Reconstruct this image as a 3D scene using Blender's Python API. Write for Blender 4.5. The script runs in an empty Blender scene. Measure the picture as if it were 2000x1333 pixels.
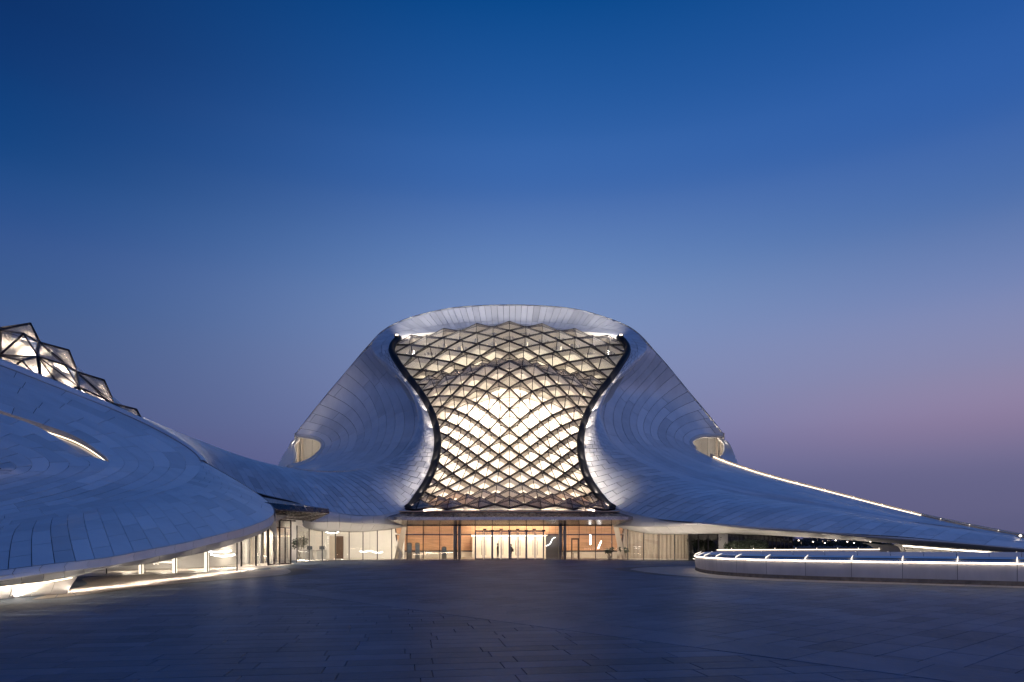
import bpy, math, random
import numpy as np
from mathutils import Vector

random.seed(7)
rng = np.random.default_rng(7)
scene = bpy.context.scene
col = scene.collection

# ------------------------------------------------------------------ camera
F, H, HZ = 2000 * 24 / 36.0, 1.75, 1062.0
cam_d = bpy.data.cameras.new('camera')
cam_d.lens, cam_d.sensor_width = 24, 36
cam_d.shift_y = (HZ - 666.5) / 2000.0
cam_d.clip_end = 6000
cam = bpy.data.objects.new('camera', cam_d)
cam.location = (0, 0, H)
cam.rotation_euler = (math.pi / 2, 0, 0)
col.objects.link(cam)
scene.camera = cam

# ------------------------------------------------------------------ sky
def lin(c):
    return tuple(((v / 255 / 12.92) if v / 255 <= 0.04045 else ((v / 255 + 0.055) / 1.055) ** 2.4) for v in c) + (1,)

world = bpy.data.worlds.new('World')
scene.world = world
world.use_nodes = True
nt = world.node_tree
nt.nodes.clear()
N = nt.nodes.new
tc = N('ShaderNodeTexCoord'); sx = N('ShaderNodeSeparateXYZ')
nt.links.new(tc.outputs['Generated'], sx.inputs[0])
def ramp(stops):
    r = N('ShaderNodeValToRGB')
    r.color_ramp.interpolation = 'CARDINAL'
    e = r.color_ramp.elements
    while len(e) > 1: e.remove(e[0])
    e[0].position, e[0].color = stops[0][0], lin(stops[0][1])
    for p, c in stops[1:]:
        k = e.new(p); k.color = lin(c)
    nt.links.new(sx.outputs['Z'], r.inputs[0])
    return r
left = ramp([(0, (76, 76, 118)), (.09, (82, 84, 130)), (.155, (78, 91, 136)), (.267, (64, 92, 143)), (.345, (46, 82, 142)), (.411, (16, 68, 130)), (.48, (0, 54, 114)), (.537, (0, 42, 98)), (.7, (0, 36, 84)), (1, (0, 34, 78))])
centre = ramp([(0, (84, 80, 124)), (.09, (98, 102, 146)), (.157, (116, 124, 168)), (.262, (124, 140, 184)), (.352, (108, 137, 187)), (.445, (72, 111, 175)), (.513, (46, 96, 166)), (.623, (4, 72, 140)), (.8, (0, 56, 116)), (1, (0, 46, 96))])
right = ramp([(0, (92, 92, 126)), (.037, (98, 97, 132)), (.097, (111, 107, 143)), (.155, (140, 126, 160)), (.212, (138, 136, 172)), (.288, (120, 134, 180)), (.369, (85, 115, 172)), (.45, (55, 98, 168)), (.537, (35, 86, 160)), (.7, (10, 66, 130)), (1, (0, 46, 96))])
def blend(lo, hi, c0, c1):
    mr = N('ShaderNodeMapRange'); mr.interpolation_type = 'SMOOTHSTEP'
    mr.inputs['From Min'].default_value, mr.inputs['From Max'].default_value = lo, hi
    nt.links.new(sx.outputs['X'], mr.inputs['Value'])
    m = N('ShaderNodeMix'); m.data_type = 'RGBA'
    nt.links.new(mr.outputs[0], m.inputs[0]); nt.links.new(c0, m.inputs[6]); nt.links.new(c1, m.inputs[7])
    return m.outputs[2]
sky_col = blend(.05, .66, blend(-.64, .05, left.outputs[0], centre.outputs[0]), right.outputs[0])
sky = N('ShaderNodeTexSky'); sky.sky_type = 'NISHITA'; sky.sun_disc = False
sky.sun_elevation, sky.sun_rotation = math.radians(-3), math.radians(174)
bg1, bg2, ad, wo = N('ShaderNodeBackground'), N('ShaderNodeBackground'), N('ShaderNodeAddShader'), N('ShaderNodeOutputWorld')
nt.links.new(sky_col, bg1.inputs[0]); bg1.inputs[1].default_value = 1.0
nt.links.new(sky.outputs[0], bg2.inputs[0]); bg2.inputs[1].default_value = 0.05
nt.links.new(bg1.outputs[0], ad.inputs[0]); nt.links.new(bg2.outputs[0], ad.inputs[1]); nt.links.new(ad.outputs[0], wo.inputs[0])

# ------------------------------------------------------------------ afterglow sun, exposure
sun_d = bpy.data.lights.new('afterglow_sun', 'SUN')
sun_d.energy, sun_d.angle, sun_d.color = 0.09, math.radians(60), (1, .91, .96)
sun = bpy.data.objects.new('afterglow_sun', sun_d)
sun.rotation_euler = Vector((-.10, .95, -.26)).to_track_quat('-Z', 'Y').to_euler()
col.objects.link(sun)
vs = scene.view_settings
vs.view_transform, vs.look, vs.exposure, vs.gamma, vs.use_curve_mapping = 'Standard', 'None', 0.0, 1.0, False
scene.cycles.use_denoising = True
scene.cycles.max_bounces = 8
scene.cycles.transparent_max_bounces = 40
scene.cycles.sample_clamp_indirect = 3.0

# ------------------------------------------------------------------ helpers
def W(px, py, Y):
    return np.array([(px - 1000) * Y / F, Y, H + (HZ - py) * Y / F])
def gdepth(py):
    return F * H / (py - HZ)
def G(px, py):
    return W(px, py, gdepth(py))
def proj(P):
    P = np.asarray(P, float)
    Y = np.maximum(P[..., 1], .1)
    return np.stack([1000 + P[..., 0] / Y * F, HZ - (P[..., 2] - H) / Y * F], -1)

def second_derivs(t, P):
    n = len(t)
    A = np.zeros((n, n)); B = np.zeros((n,) + P.shape[1:])
    A[0, 0] = A[-1, -1] = 1
    h = np.diff(t)
    for i in range(1, n - 1):
        A[i, i - 1], A[i, i], A[i, i + 1] = h[i - 1] / 6, (h[i - 1] + h[i]) / 3, h[i] / 6
        B[i] = (P[i + 1] - P[i]) / h[i] - (P[i] - P[i - 1]) / h[i - 1]
    return np.linalg.solve(A, B)
class Spl:
    def __init__(s, P, t=None):
        s.P = np.asarray(P, float)
        if t is None:
            d = np.linalg.norm(np.diff(s.P, axis=0), axis=1) + 1e-6
            t = np.concatenate([[0], np.cumsum(d)]); t = t / t[-1]
        s.t = np.asarray(t, float)
        s.M = second_derivs(s.t, s.P)
    def __call__(s, q):
        q = np.asarray(q, float)
        i = np.clip(np.searchsorted(s.t, q) - 1, 0, len(s.t) - 2)
        h = s.t[i + 1] - s.t[i]
        a = ((s.t[i + 1] - q) / h)[..., None]; b = ((q - s.t[i]) / h)[..., None]
        hh = (h * h / 6)[..., None]
        return a * s.P[i] + b * s.P[i + 1] + ((a ** 3 - a) * s.M[i] + (b ** 3 - b) * s.M[i + 1]) * hh
def rail(pts, t=None):
    """pts: (px, py, Y) or (px, py, Y, t)"""
    if len(pts[0]) == 4:
        return Spl([W(*p[:3]) for p in pts], [p[3] for p in pts])
    return Spl([W(*p) for p in pts], t)
class Loft:
    def __init__(s, rails, vs_=None, eye=(0, 0, H + 12)):
        s.r = rails
        K = len(rails)
        s.v = np.linspace(0, 1, K) if vs_ is None else np.asarray(vs_, float)
        s.basis = Spl(np.eye(K), s.v)
        u = np.linspace(.1, .9, 9); P = s(u, np.full(9, .5)); n = s.raw_normal(u, np.full(9, .5))
        d = np.sum(n * (np.array(eye) - P), axis=1)
        s.sign = 1 if d.sum() > 0 else -1
    def __call__(s, u, v):
        u, v = np.asarray(u, float), np.asarray(v, float)
        b = s.basis(v)
        R = np.stack([r(u) for r in s.r], -2)
        return np.sum(R * b[..., None], axis=-2)
    def raw_normal(s, u, v):
        e = 2e-3
        du = s(np.clip(u + e, 0, 1), v) - s(np.clip(u - e, 0, 1), v)
        dv = s(u, np.clip(v + e, 0, 1)) - s(u, np.clip(v - e, 0, 1))
        n = np.cross(du, dv)
        return n / (np.linalg.norm(n, axis=-1, keepdims=True) + 1e-9)
    def normal(s, u, v):
        return s.raw_normal(u, v) * s.sign

class MB:
    def __init__(s):
        s.v, s.f, s.n, s.tone, s.k = [], [], [], [], 0
    def add(s, v, f, n=None, tone=.5):
        v = np.asarray(v, float)
        s.v.append(v); s.f += [tuple(i + s.k for i in q) for q in f]
        s.n.append(np.full((len(v), 3), np.nan) if n is None else np.asarray(n, float))
        s.tone += [tone] * len(f); s.k += len(v)
        return s
    def join(s, o):
        for v, n in zip(o.v, o.n): s.v.append(v); s.n.append(n)
        s.f += [tuple(i + s.k for i in q) for q in o.f]; s.tone += o.tone; s.k += o.k
        return s
    def box(s, c, size, rz=0, tone=.5):
        x, y, z = np.asarray(size, float) / 2
        p = np.array([[a * x, b * y, d * z] for d in (-1, 1) for b in (-1, 1) for a in (-1, 1)])
        c_, s_ = math.cos(rz), math.sin(rz)
        p = p @ np.array([[c_, s_, 0], [-s_, c_, 0], [0, 0, 1]])
        return s.add(p + np.asarray(c), [(0, 2, 3, 1), (4, 5, 7, 6), (0, 1, 5, 4), (2, 6, 7, 3), (0, 4, 6, 2), (1, 3, 7, 5)], tone=tone)
    def bar(s, a, b, w, d, up):
        a, b, up = np.asarray(a, float), np.asarray(b, float), np.asarray(up, float)
        t = b - a; L = np.linalg.norm(t)
        if L < 1e-4: return s
        t /= L; sd = np.cross(t, up); sd /= np.linalg.norm(sd) + 1e-9; up = np.cross(sd, t)
        p = [q + sd * i * w / 2 + up * j * d / 2 for q in (a, b) for j in (-1, 1) for i in (-1, 1)]
        return s.add(p, [(0, 1, 3, 2), (4, 6, 7, 5), (0, 4, 5, 1), (2, 3, 7, 6), (0, 2, 6, 4), (1, 5, 7, 3)])
    def tube(s, pts, r, sides=8, up=(0, 0, 1)):
        pts = np.asarray(pts, float); n = len(pts); r = np.broadcast_to(r, (n,))
        T = np.gradient(pts, axis=0); T /= np.linalg.norm(T, axis=1, keepdims=True) + 1e-9
        up = np.asarray(up, float); A = np.cross(T, up); A /= np.linalg.norm(A, axis=1, keepdims=True) + 1e-9; B = np.cross(A, T)
        ang = np.arange(sides) * 2 * math.pi / sides
        v = (pts[:, None] + r[:, None, None] * (np.cos(ang)[None, :, None] * A[:, None] + np.sin(ang)[None, :, None] * B[:, None])).reshape(-1, 3)
        f = [(i * sides + j, i * sides + (j + 1) % sides, (i + 1) * sides + (j + 1) % sides, (i + 1) * sides + j) for i in range(n - 1) for j in range(sides)]
        f += [tuple(range(sides))[::-1], tuple(range((n - 1) * sides, n * sides))]
        return s.add(v, f)
    def lathe(s, prof, c=(0, 0, 0), sides=16):
        c = np.asarray(c, float); n = len(prof)
        v = [c + [r * math.cos(a), r * math.sin(a), z] for r, z in prof for a in np.arange(sides) * 2 * math.pi / sides]
        f = [(i * sides + j, i * sides + (j + 1) % sides, (i + 1) * sides + (j + 1) % sides, (i + 1) * sides + j) for i in range(n - 1) for j in range(sides)]
        f += [tuple(range(sides))[::-1], tuple(range((n - 1) * sides, n * sides))]
        return s.add(v, f)
    def grid(s, P, flip=False, n=None, tone=.5):
        P = np.asarray(P, float); a, b = P.shape[:2]
        f = [(i * b + j, (i + 1) * b + j, (i + 1) * b + j + 1, i * b + j + 1) for i in range(a - 1) for j in range(b - 1)]
        if flip: f = [q[::-1] for q in f]
        return s.add(P.reshape(-1, 3), f, None if n is None else np.asarray(n).reshape(-1, 3), tone)
    def build(s, name, mat, parent=None, smooth=False, kind=None, origin=None):
        me = bpy.data.meshes.new(name)
        v = np.concatenate(s.v); n = np.concatenate(s.n)
        off = np.zeros(3) if origin is None else np.asarray(origin, float)
        if parent is not None:
            r = parent
            while r.parent is not None: r = r.parent
            off = off + np.array(r.location)
        me.from_pydata((v - off).tolist(), [], s.f)
        at = me.attributes.new('tone', 'FLOAT', 'FACE'); at.data.foreach_set('value', np.asarray(s.tone, np.float32))
        has = ~np.isnan(n[:, 0])
        if has.any():
            me.shade_smooth(); nn = n.copy(); nn[~has] = 0
            me.normals_split_custom_set_from_vertices(nn.tolist())
        elif smooth: me.shade_smooth()
        else: me.shade_flat()
        me.materials.append(mat)
        o = bpy.data.objects.new(name, me); col.objects.link(o)
        if parent is not None: o.parent = parent
        if origin is not None: o.location = origin
        if kind: o['kind'] = kind
        return o

def tag(o, label, cat, group=None):
    o['label'], o['category'] = label, cat
    if group: o['group'] = group
    return o
def thing(name, loc, label, cat, group=None):
    o = bpy.data.objects.new(name, None); o.location = loc; o.empty_display_size = .5
    col.objects.link(o)
    return tag(o, label, cat, group)
def lamp(kind, loc, energy, color, name, parent=None, **kw):
    d = bpy.data.lights.new(name, kind); d.energy, d.color = energy, color
    for k, v in kw.items():
        if k != 'aim': setattr(d, k, v)
    o = bpy.data.objects.new(name, d); o.location = loc
    if 'aim' in kw: o.rotation_euler = (Vector(kw['aim']) - Vector(loc)).to_track_quat('-Z', 'Y').to_euler()
    col.objects.link(o)
    return o

# ------------------------------------------------------------------ materials
def mat(name, base, rough=.5, metal=0., var=0., scale=4., tone=0., bump=0., emit=None, spec=.5, rvar=0., stretch=(1, 1, 1), trans=0.):
    m = bpy.data.materials.new(name); m.use_nodes = True
    t = m.node_tree; b = t.nodes['Principled BSDF']; L = t.links.new
    b.inputs['Roughness'].default_value, b.inputs['Metallic'].default_value = rough, metal
    b.inputs['Specular IOR Level'].default_value = spec
    base = tuple(base) + (1,)
    b.inputs['Base Color'].default_value = base
    cur = None
    if var or bump or rvar:
        c = t.nodes.new('ShaderNodeTexCoord'); mp = t.nodes.new('ShaderNodeMapping'); mp.inputs['Scale'].default_value = stretch
        nz = t.nodes.new('ShaderNodeTexNoise'); nz.inputs['Scale'].default_value = scale; nz.inputs['Detail'].default_value = 6
        L(c.outputs['Object'], mp.inputs[0]); L(mp.outputs[0], nz.inputs['Vector'])
    val = None
    if var:
        r = t.nodes.new('ShaderNodeMapRange'); r.inputs[1].default_value, r.inputs[2].default_value = .3, .7
        r.inputs[3].default_value, r.inputs[4].default_value = 1 - var, 1 + var
        L(nz.outputs[0], r.inputs[0]); val = r.outputs[0]
    if tone:
        a = t.nodes.new('ShaderNodeAttribute'); a.attribute_name = 'tone'
        r = t.nodes.new('ShaderNodeMapRange'); r.inputs[3].default_value, r.inputs[4].default_value = 1 - tone, 1 + tone
        L(a.outputs['Fac'], r.inputs[0])
        if val is None: val = r.outputs[0]
        else:
            q = t.nodes.new('ShaderNodeMath'); q.operation = 'MULTIPLY'; L(val, q.inputs[0]); L(r.outputs[0], q.inputs[1]); val = q.outputs[0]
    if val is not None:
        h = t.nodes.new('ShaderNodeVectorMath'); h.operation = 'SCALE'; h.inputs[0].default_value = base[:3]
        L(val, h.inputs['Scale']); L(h.outputs[0], b.inputs['Base Color'])
    if rvar:
        r = t.nodes.new('ShaderNodeMapRange'); r.inputs[1].default_value, r.inputs[2].default_value = .3, .7
        r.inputs[3].default_value, r.inputs[4].default_value = max(rough - rvar, .02), rough + rvar
        L(nz.outputs[0], r.inputs[0]); L(r.outputs[0], b.inputs['Roughness'])
    if bump:
        bp = t.nodes.new('ShaderNodeBump'); bp.inputs['Strength'].default_value = bump; bp.inputs['Distance'].default_value = .02
        L(nz.outputs[0], bp.inputs['Height']); L(bp.outputs[0], b.inputs['Normal'])
    if emit:
        b.inputs['Emission Color'].default_value = tuple(emit[:3]) + (1,); b.inputs['Emission Strength'].default_value = emit[3]
    return m
def glass_mat(name, tint, refl=.9, rough=.02, ior=1.5, haze=0., hazecol=(.8, .8, .8)):
    m = bpy.data.materials.new(name); m.use_nodes = True
    t = m.node_tree; t.nodes.clear(); L = t.links.new; n = t.nodes.new
    o, tr, gl, mix, lw, pw, fr = n('ShaderNodeOutputMaterial'), n('ShaderNodeBsdfTransparent'), n('ShaderNodeBsdfGlossy'), n('ShaderNodeMixShader'), n('ShaderNodeLayerWeight'), n('ShaderNodeMath'), n('ShaderNodeMapRange')
    lw.inputs[0].default_value = .5; pw.operation = 'POWER'; pw.inputs[1].default_value = 4.0     # reflection grows towards grazing, alike on both faces
    L(lw.outputs['Facing'], pw.inputs[0]); L(pw.outputs[0], fr.inputs[0])
    tr.inputs[0].default_value = tuple(tint) + (1,); gl.inputs[0].default_value = (refl, refl, refl, 1); gl.inputs['Roughness'].default_value = rough
    fr.inputs[3].default_value, fr.inputs[4].default_value = ((ior - 1) / (ior + 1)) ** 2 * 1.6, .9
    L(fr.outputs[0], mix.inputs[0]); L(gl.outputs[0], mix.inputs[2])
    if haze:
        df, ts, m1, m2 = n('ShaderNodeBsdfDiffuse'), n('ShaderNodeBsdfTranslucent'), n('ShaderNodeMixShader'), n('ShaderNodeMixShader')
        df.inputs[0].default_value = ts.inputs[0].default_value = tuple(hazecol) + (1,)
        m1.inputs[0].default_value, m2.inputs[0].default_value = .6, haze
        L(df.outputs[0], m1.inputs[1]); L(ts.outputs[0], m1.inputs[2]); L(tr.outputs[0], m2.inputs[1]); L(m1.outputs[0], m2.inputs[2]); L(m2.outputs[0], mix.inputs[1])
    else: L(tr.outputs[0], mix.inputs[1])
    L(mix.outputs[0], o.inputs[0])
    return m
WARM, CREAM, COOL = (1, .74, .46), (1, .85, .70), (1, .93, .86)
M = dict(
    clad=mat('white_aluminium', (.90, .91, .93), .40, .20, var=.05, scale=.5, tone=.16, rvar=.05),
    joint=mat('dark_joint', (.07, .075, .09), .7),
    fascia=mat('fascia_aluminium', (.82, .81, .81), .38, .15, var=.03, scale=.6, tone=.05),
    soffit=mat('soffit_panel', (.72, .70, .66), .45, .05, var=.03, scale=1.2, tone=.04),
    white=mat('white_plaster', (.82, .80, .76), .6, var=.03, scale=1.5, tone=.04),
    beige=mat('beige_wall', (.62, .55, .47), .6, var=.06, scale=.8),
    curtain=mat('beige_curtain', (.50, .44, .38), .8, var=.1, scale=2, stretch=(6, 6, .2)),
    steel=mat('dark_steel', (.025, .022, .028), .35, .6),
    innersteel=mat('inner_steel', (.80, .78, .75), .5, .0),
    bronze=mat('dark_bronze', (.11, .085, .085), .28, .8, var=.12, scale=3, rvar=.06),
    inox=mat('stainless_steel', (.55, .53, .52), .22, .95, var=.1, scale=2, rvar=.05),
    wood=mat('wood_panel', (.82, .52, .33), .45, var=.18, scale=1.4, stretch=(.3, .3, 5), tone=.05),
    darkwood=mat('dark_groove', (.10, .06, .04), .6),
    floor=mat('stone_floor', (.66, .60, .54), .3, var=.06, scale=2),
    paver=mat('granite_paver', (.125, .165, .225), .46, 0, var=.20, scale=9, tone=.26, bump=.25, rvar=.1, spec=.10),
    plazabase=mat('paving_joint', (.055, .06, .07), .9),
    terrain=mat('terrain', (.05, .055, .05), .9, var=.3, scale=.05),
    apron=mat('pale_granite', (.42, .37, .33), .55, var=.12, scale=5, tone=.08, bump=.1),
    darkstone=mat('dark_granite_band', (.05, .048, .052), .5, var=.2, scale=6),
    plinth=mat('weathered_concrete', (.26, .21, .16), .85, var=.3, scale=3.5, tone=.15, bump=.3),
    rampwall=mat('ramp_panel', (.70, .66, .64), .42, .1, var=.04, scale=1, tone=.06),
    steelpaint=mat('painted_column', (.42, .40, .39), .45, .2),
    grey=mat('grey_panel', (.22, .21, .20), .4, var=.05),
    black=mat('black_rubber', (.012, .012, .014), .5),
    leaf=mat('plant_leaf', (.035, .06, .03), .5, var=.3, scale=8),
    bark=mat('plant_stem', (.10, .07, .05), .8),
    pot=mat('plant_pot', (.55, .5, .45), .5),
    led=mat('led_strip', (1, .9, .8), .5, emit=(1, .80, .55, 3.4)),
    led2=mat('led_wash', (1, .9, .8), .5, emit=(1, .84, .66, 8.5)),
    ledsoft=mat('led_lamp', (1, .9, .8), .5, emit=(1, .86, .68, 2.2)),
    light_streak=mat('glowing_streak', (1, 1, 1), .5, emit=(.95, .95, 1, 8)),  # glow of the streaks that stand in for trailed and reflected lights
    screen=mat('screen', (.05, .05, .06), .2, emit=(.5, .55, .6, .2)),
    bright=mat('lit_ceiling_lamp', (1, .9, .8), .5, emit=(1, .84, .64, 5)),
    city=mat('far_building', (.08, .08, .10), .8, var=.2, scale=.05),
    citylight=mat('far_window', (1, .8, .6), .5, emit=(1, .75, .5, 2.2)),
    farleaf=mat('far_foliage', (.03, .045, .03), .9),
    skin=mat('skin', (.5, .3, .22), .6), cloth=mat('dark_cloth', (.02, .02, .025), .9), cloth2=mat('grey_cloth', (.06, .06, .07), .9), hair=mat('dark_hair', (.015, .012, .01), .6),
)
G1 = glass_mat('crystal_glass', (.92, .89, .85), .85, .03, 1.55, haze=.20, hazecol=(.86, .84, .82))
G2 = glass_mat('lobby_glass', (.93, .93, .90), .9, .01, 1.4)
G3 = glass_mat('tinted_glass', (.30, .31, .33), .9, .02, 1.5)

def weather(m, scale, lo, hi, stretch=(1, 1, 1), world=True):
    """broad stains over the slab colours"""
    t = m.node_tree; L = t.links.new; b = t.nodes['Principled BSDF']; src = b.inputs['Base Color'].links[0].from_socket
    g = t.nodes.new('ShaderNodeNewGeometry'); mp = t.nodes.new('ShaderNodeMapping'); mp.inputs['Scale'].default_value = stretch
    nz = t.nodes.new('ShaderNodeTexNoise'); nz.inputs['Scale'].default_value = scale; nz.inputs['Detail'].default_value = 7; nz.inputs['Roughness'].default_value = .62
    r = t.nodes.new('ShaderNodeMapRange'); r.inputs[1].default_value, r.inputs[2].default_value, r.inputs[3].default_value, r.inputs[4].default_value = .32, .68, lo, hi
    v = t.nodes.new('ShaderNodeVectorMath'); v.operation = 'SCALE'
    L(g.outputs['Position'], mp.inputs[0]); L(mp.outputs[0], nz.inputs['Vector']); L(nz.outputs[0], r.inputs[0]); L(src, v.inputs[0]); L(r.outputs[0], v.inputs['Scale']); L(v.outputs[0], b.inputs['Base Color'])
weather(M['paver'], .45, .72, 1.28, (1, .45, 1))
weather(M['clad'], .5, .94, 1.05, (1, 1, .35))
weather(M['rampwall'], 1.2, .86, 1.08, (1, 1, .25))
weather(M['apron'], .8, .8, 1.15)
# ------------------------------------------------------------------ cladding
class Cladding:
    """collects panels; the 300 largest in view become objects, the others one joined part"""
    def __init__(s): s.items = []
    def panel(s, L, u0, u1, v0, v1, gap=.035, depth=.07, nu=3, nv=3, shear=0., lift=0.):
        uv = lambda a, b: (np.clip(a + (shear(a) if callable(shear) else shear) * (b - .5), 0, 1), b)
        c = L(*uv(np.array([u0, u1, u0, u1]), np.array([v0, v0, v1, v1])))
        lu = (np.linalg.norm(c[1] - c[0]) + np.linalg.norm(c[3] - c[2])) / 2; lv = (np.linalg.norm(c[2] - c[0]) + np.linalg.norm(c[3] - c[1])) / 2
        if lu < .12 or lv < .05: return
        gu, gv = min(gap / lu, .3) * (u1 - u0) / 2, min(gap / lv, .3) * (v1 - v0) / 2
        uu, vv = np.meshgrid(np.linspace(u0 + gu, u1 - gu, nu), np.linspace(v0 + gv, v1 - gv, nv), indexing='ij')
        U, V = uv(uu, vv)
        P = L(U, V); n = L.normal(U, V)
        tilt = rng.normal(0, .006, 3); n = n + tilt; n /= np.linalg.norm(n, axis=-1, keepdims=True)
        P = P + n * lift
        m = MB(); tone = float(np.clip(rng.normal(.5, .22), 0, 1))
        m.grid(P, L.sign < 0, n, tone)
        ring = [(i, 0) for i in range(nu)] + [(nu - 1, j) for j in range(1, nv)] + [(i, nv - 1) for i in range(nu - 2, -1, -1)] + [(0, j) for j in range(nv - 2, 0, -1)]
        top = np.array([P[i] for i in ring]); bn = np.array([n[i] for i in ring]); k = len(ring)
        out = top - P.mean((0, 1)); out -= bn * np.sum(out * bn, 1, keepdims=True); out /= np.linalg.norm(out, axis=1, keepdims=True) + 1e-9
        m.add(np.concatenate([top, top - bn * depth]), [(i, (i + 1) % k, k + (i + 1) % k, k + i) for i in range(k)], np.concatenate([out, out]), tone)
        q = proj(P[[0, -1, -1, 0], [0, 0, -1, -1]]); x, y = q[:, 0], q[:, 1]
        area = abs(np.sum(x * np.roll(y, -1) - y * np.roll(x, -1))) / 2
        cx, cy = q.mean(0)
        if cx < -20 or cx > 2020: area = 0
        s.items.append((area, m))
    def field(s, L, ncol, nrow, shear=0., stagger=.5, u=(0, 1), v=(0, 1), jitter=0., **kw):
        eu = np.linspace(u[0], u[1], ncol + 1)
        for i in range(ncol):
            off = (stagger if i % 2 else 0.) / nrow
            ev = np.linspace(0, 1, nrow + 1)
            if off: ev = np.concatenate([[0], ev[:-1] + off, [1]])
            if jitter: ev[1:-1] += rng.uniform(-jitter, jitter, len(ev) - 2) / nrow
            ev = v[0] + ev * (v[1] - v[0])
            for a, b in zip(ev[:-1], ev[1:]): s.panel(L, eu[i], eu[i + 1], a, b, shear=shear, **kw)
    def rows(s, L, nrow, ncol, u=(0, 1), v=(0, 1), **kw):
        """bands along u, each cut into panels with offset joints"""
        ev = np.linspace(v[0], v[1], nrow + 1)
        for j in range(nrow):
            off = rng.uniform(0, 1)
            eu = [0] + [(i + off) / ncol for i in range(ncol)] + [1]
            eu = [u[0] + e * (u[1] - u[0]) for e in eu]
            for a, b in zip(eu[:-1], eu[1:]):
                if b - a > 1e-3: s.panel(L, a, b, ev[j], ev[j + 1], **kw)
    def emit(s, parent, name='cladding_panel', m=None, limit=300):
        s.items.sort(key=lambda q: -q[0])
        for a, mb in s.items[:limit]: mb.build(name, m or M['clad'], parent)
        rest = MB()
        for a, mb in s.items[limit:]: rest.join(mb)
        if rest.v: rest.build('small_' + name + '_field', m or M['clad'], parent, kind='stuff')
def backing(L, name, parent, nu=120, nv=16, depth=.045, m=None, u=(0, 1), v=(0, 1)):
    U, V = np.meshgrid(np.linspace(u[0], u[1], nu), np.linspace(v[0], v[1], nv), indexing='ij')
    P = L(U, V) - L.normal(U, V) * depth
    return MB().grid(P, L.sign < 0).build(name, m or M['joint'], parent, smooth=True)

def mid(r0, r1, keys, f=.5):
    """rail between two rails, pushed by an interpolated offset (t, dx, dy, dz)"""
    t = np.linspace(0, 1, 60)
    k = np.array(keys, float)
    d = np.stack([np.interp(t, k[:, 0], k[:, i]) for i in (1, 2, 3)], -1)
    return Spl(r0(t) * (1 - f) + r1(t) * f + d, t)
def sub(r, a, b):
    t = np.linspace(0, 1, 60)
    return Spl(r(a + (b - a) * t), t)

# ================================================================== GROUND
terrain = MB().add([[-3000, -200, -.12], [3000, -200, -.12], [3000, 5000, -.12], [-3000, 5000, -.12]], [(0, 1, 2, 3)]).build('ground', M['terrain']); terrain['kind'] = 'structure'
plaza = MB().box((0, 52, -.045), (190, 124, .03)).build('plaza', M['plazabase']); plaza['kind'] = 'structure'

def slab_mesh(c, sx_, sy_, rz, z, tone):
    m = MB(); b = .006
    x, y = sx_ / 2, sy_ / 2
    p = [[-x, -y, -.03], [x, -y, -.03], [x, y, -.03], [-x, y, -.03], [-x, -y, -b], [x, -y, -b], [x, y, -b], [-x, y, -b], [-x + b, -y + b, 0], [x - b, -y + b, 0], [x - b, y - b, 0], [-x + b, y - b, 0]]
    c_, s_ = math.cos(rz), math.sin(rz)
    p = np.array(p) @ np.array([[c_, s_, 0], [-s_, c_, 0], [0, 0, 1]]) + [c[0], c[1], z]
    f = [(8, 9, 10, 11)] + [(4 + i, 4 + (i + 1) % 4, 8 + (i + 1) % 4, 8 + i) for i in range(4)] + [(i, (i + 1) % 4, 4 + (i + 1) % 4, 4 + i) for i in range(4)]
    return m.add(p, f, tone=tone)
slabs = []
A0, A1 = G(840, 1188)[:2], G(2000, 1334)[:2]              # the straight course that parts the two layings
bd = (A1 - A0) / np.linalg.norm(A1 - A0); bn = np.array([-bd[1], bd[0]])
if bn[1] < 0: bn = -bn
def side(p): return float(np.dot(np.asarray(p) - A0, bn))
def in_view(p):
    return p[1] > 6.5 and abs(p[0]) < p[1] * .80 + 2
def lay(rz, w, l, keep, ymax, span, z0=0.):
    d, n = np.array([math.cos(rz), math.sin(rz)]), np.array([-math.sin(rz), math.cos(rz)])
    for j in range(-span, span):
        off = rng.uniform(0, l)
        for i in range(-int(span * w / l) - 2, int(span * w / l) + 2):
            p = d * (i * l + off) + n * (j * w) + np.array([0, 22])
            if p[1] > ymax or not in_view(p) or not keep(p): continue
            slabs.append((p[1], slab_mesh(p, l - .012, w - .012, rz, z0 + rng.normal(0, .0008), float(np.clip(rng.normal(.5, .25), 0, 1)))))
lay(math.radians(9), .5, 1.25, lambda p: side(p) < .35, 71, 110)
lay(math.radians(41), .6, 1.5, lambda p: side(p) > -.25, 71, 110, -.005)
L_ = np.linalg.norm(A1 - A0)
for k in range(-20, 12):
    p = A0 + bd * (k * 1.6)
    if in_view(p): slabs.append((p[1], slab_mesh(p, 1.59, 1.25, math.atan2(bd[1], bd[0]), .007, rng.uniform(.55, .9))))
slabs.sort(key=lambda q: q[0])
for y, m in slabs[:300]: m.build('paving_slab', M['paver'], plaza)
rest = MB()
for y, m in slabs[300:]: rest.join(m)
rest.build('far_paving', M['paver'], plaza, kind='stuff')

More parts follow.
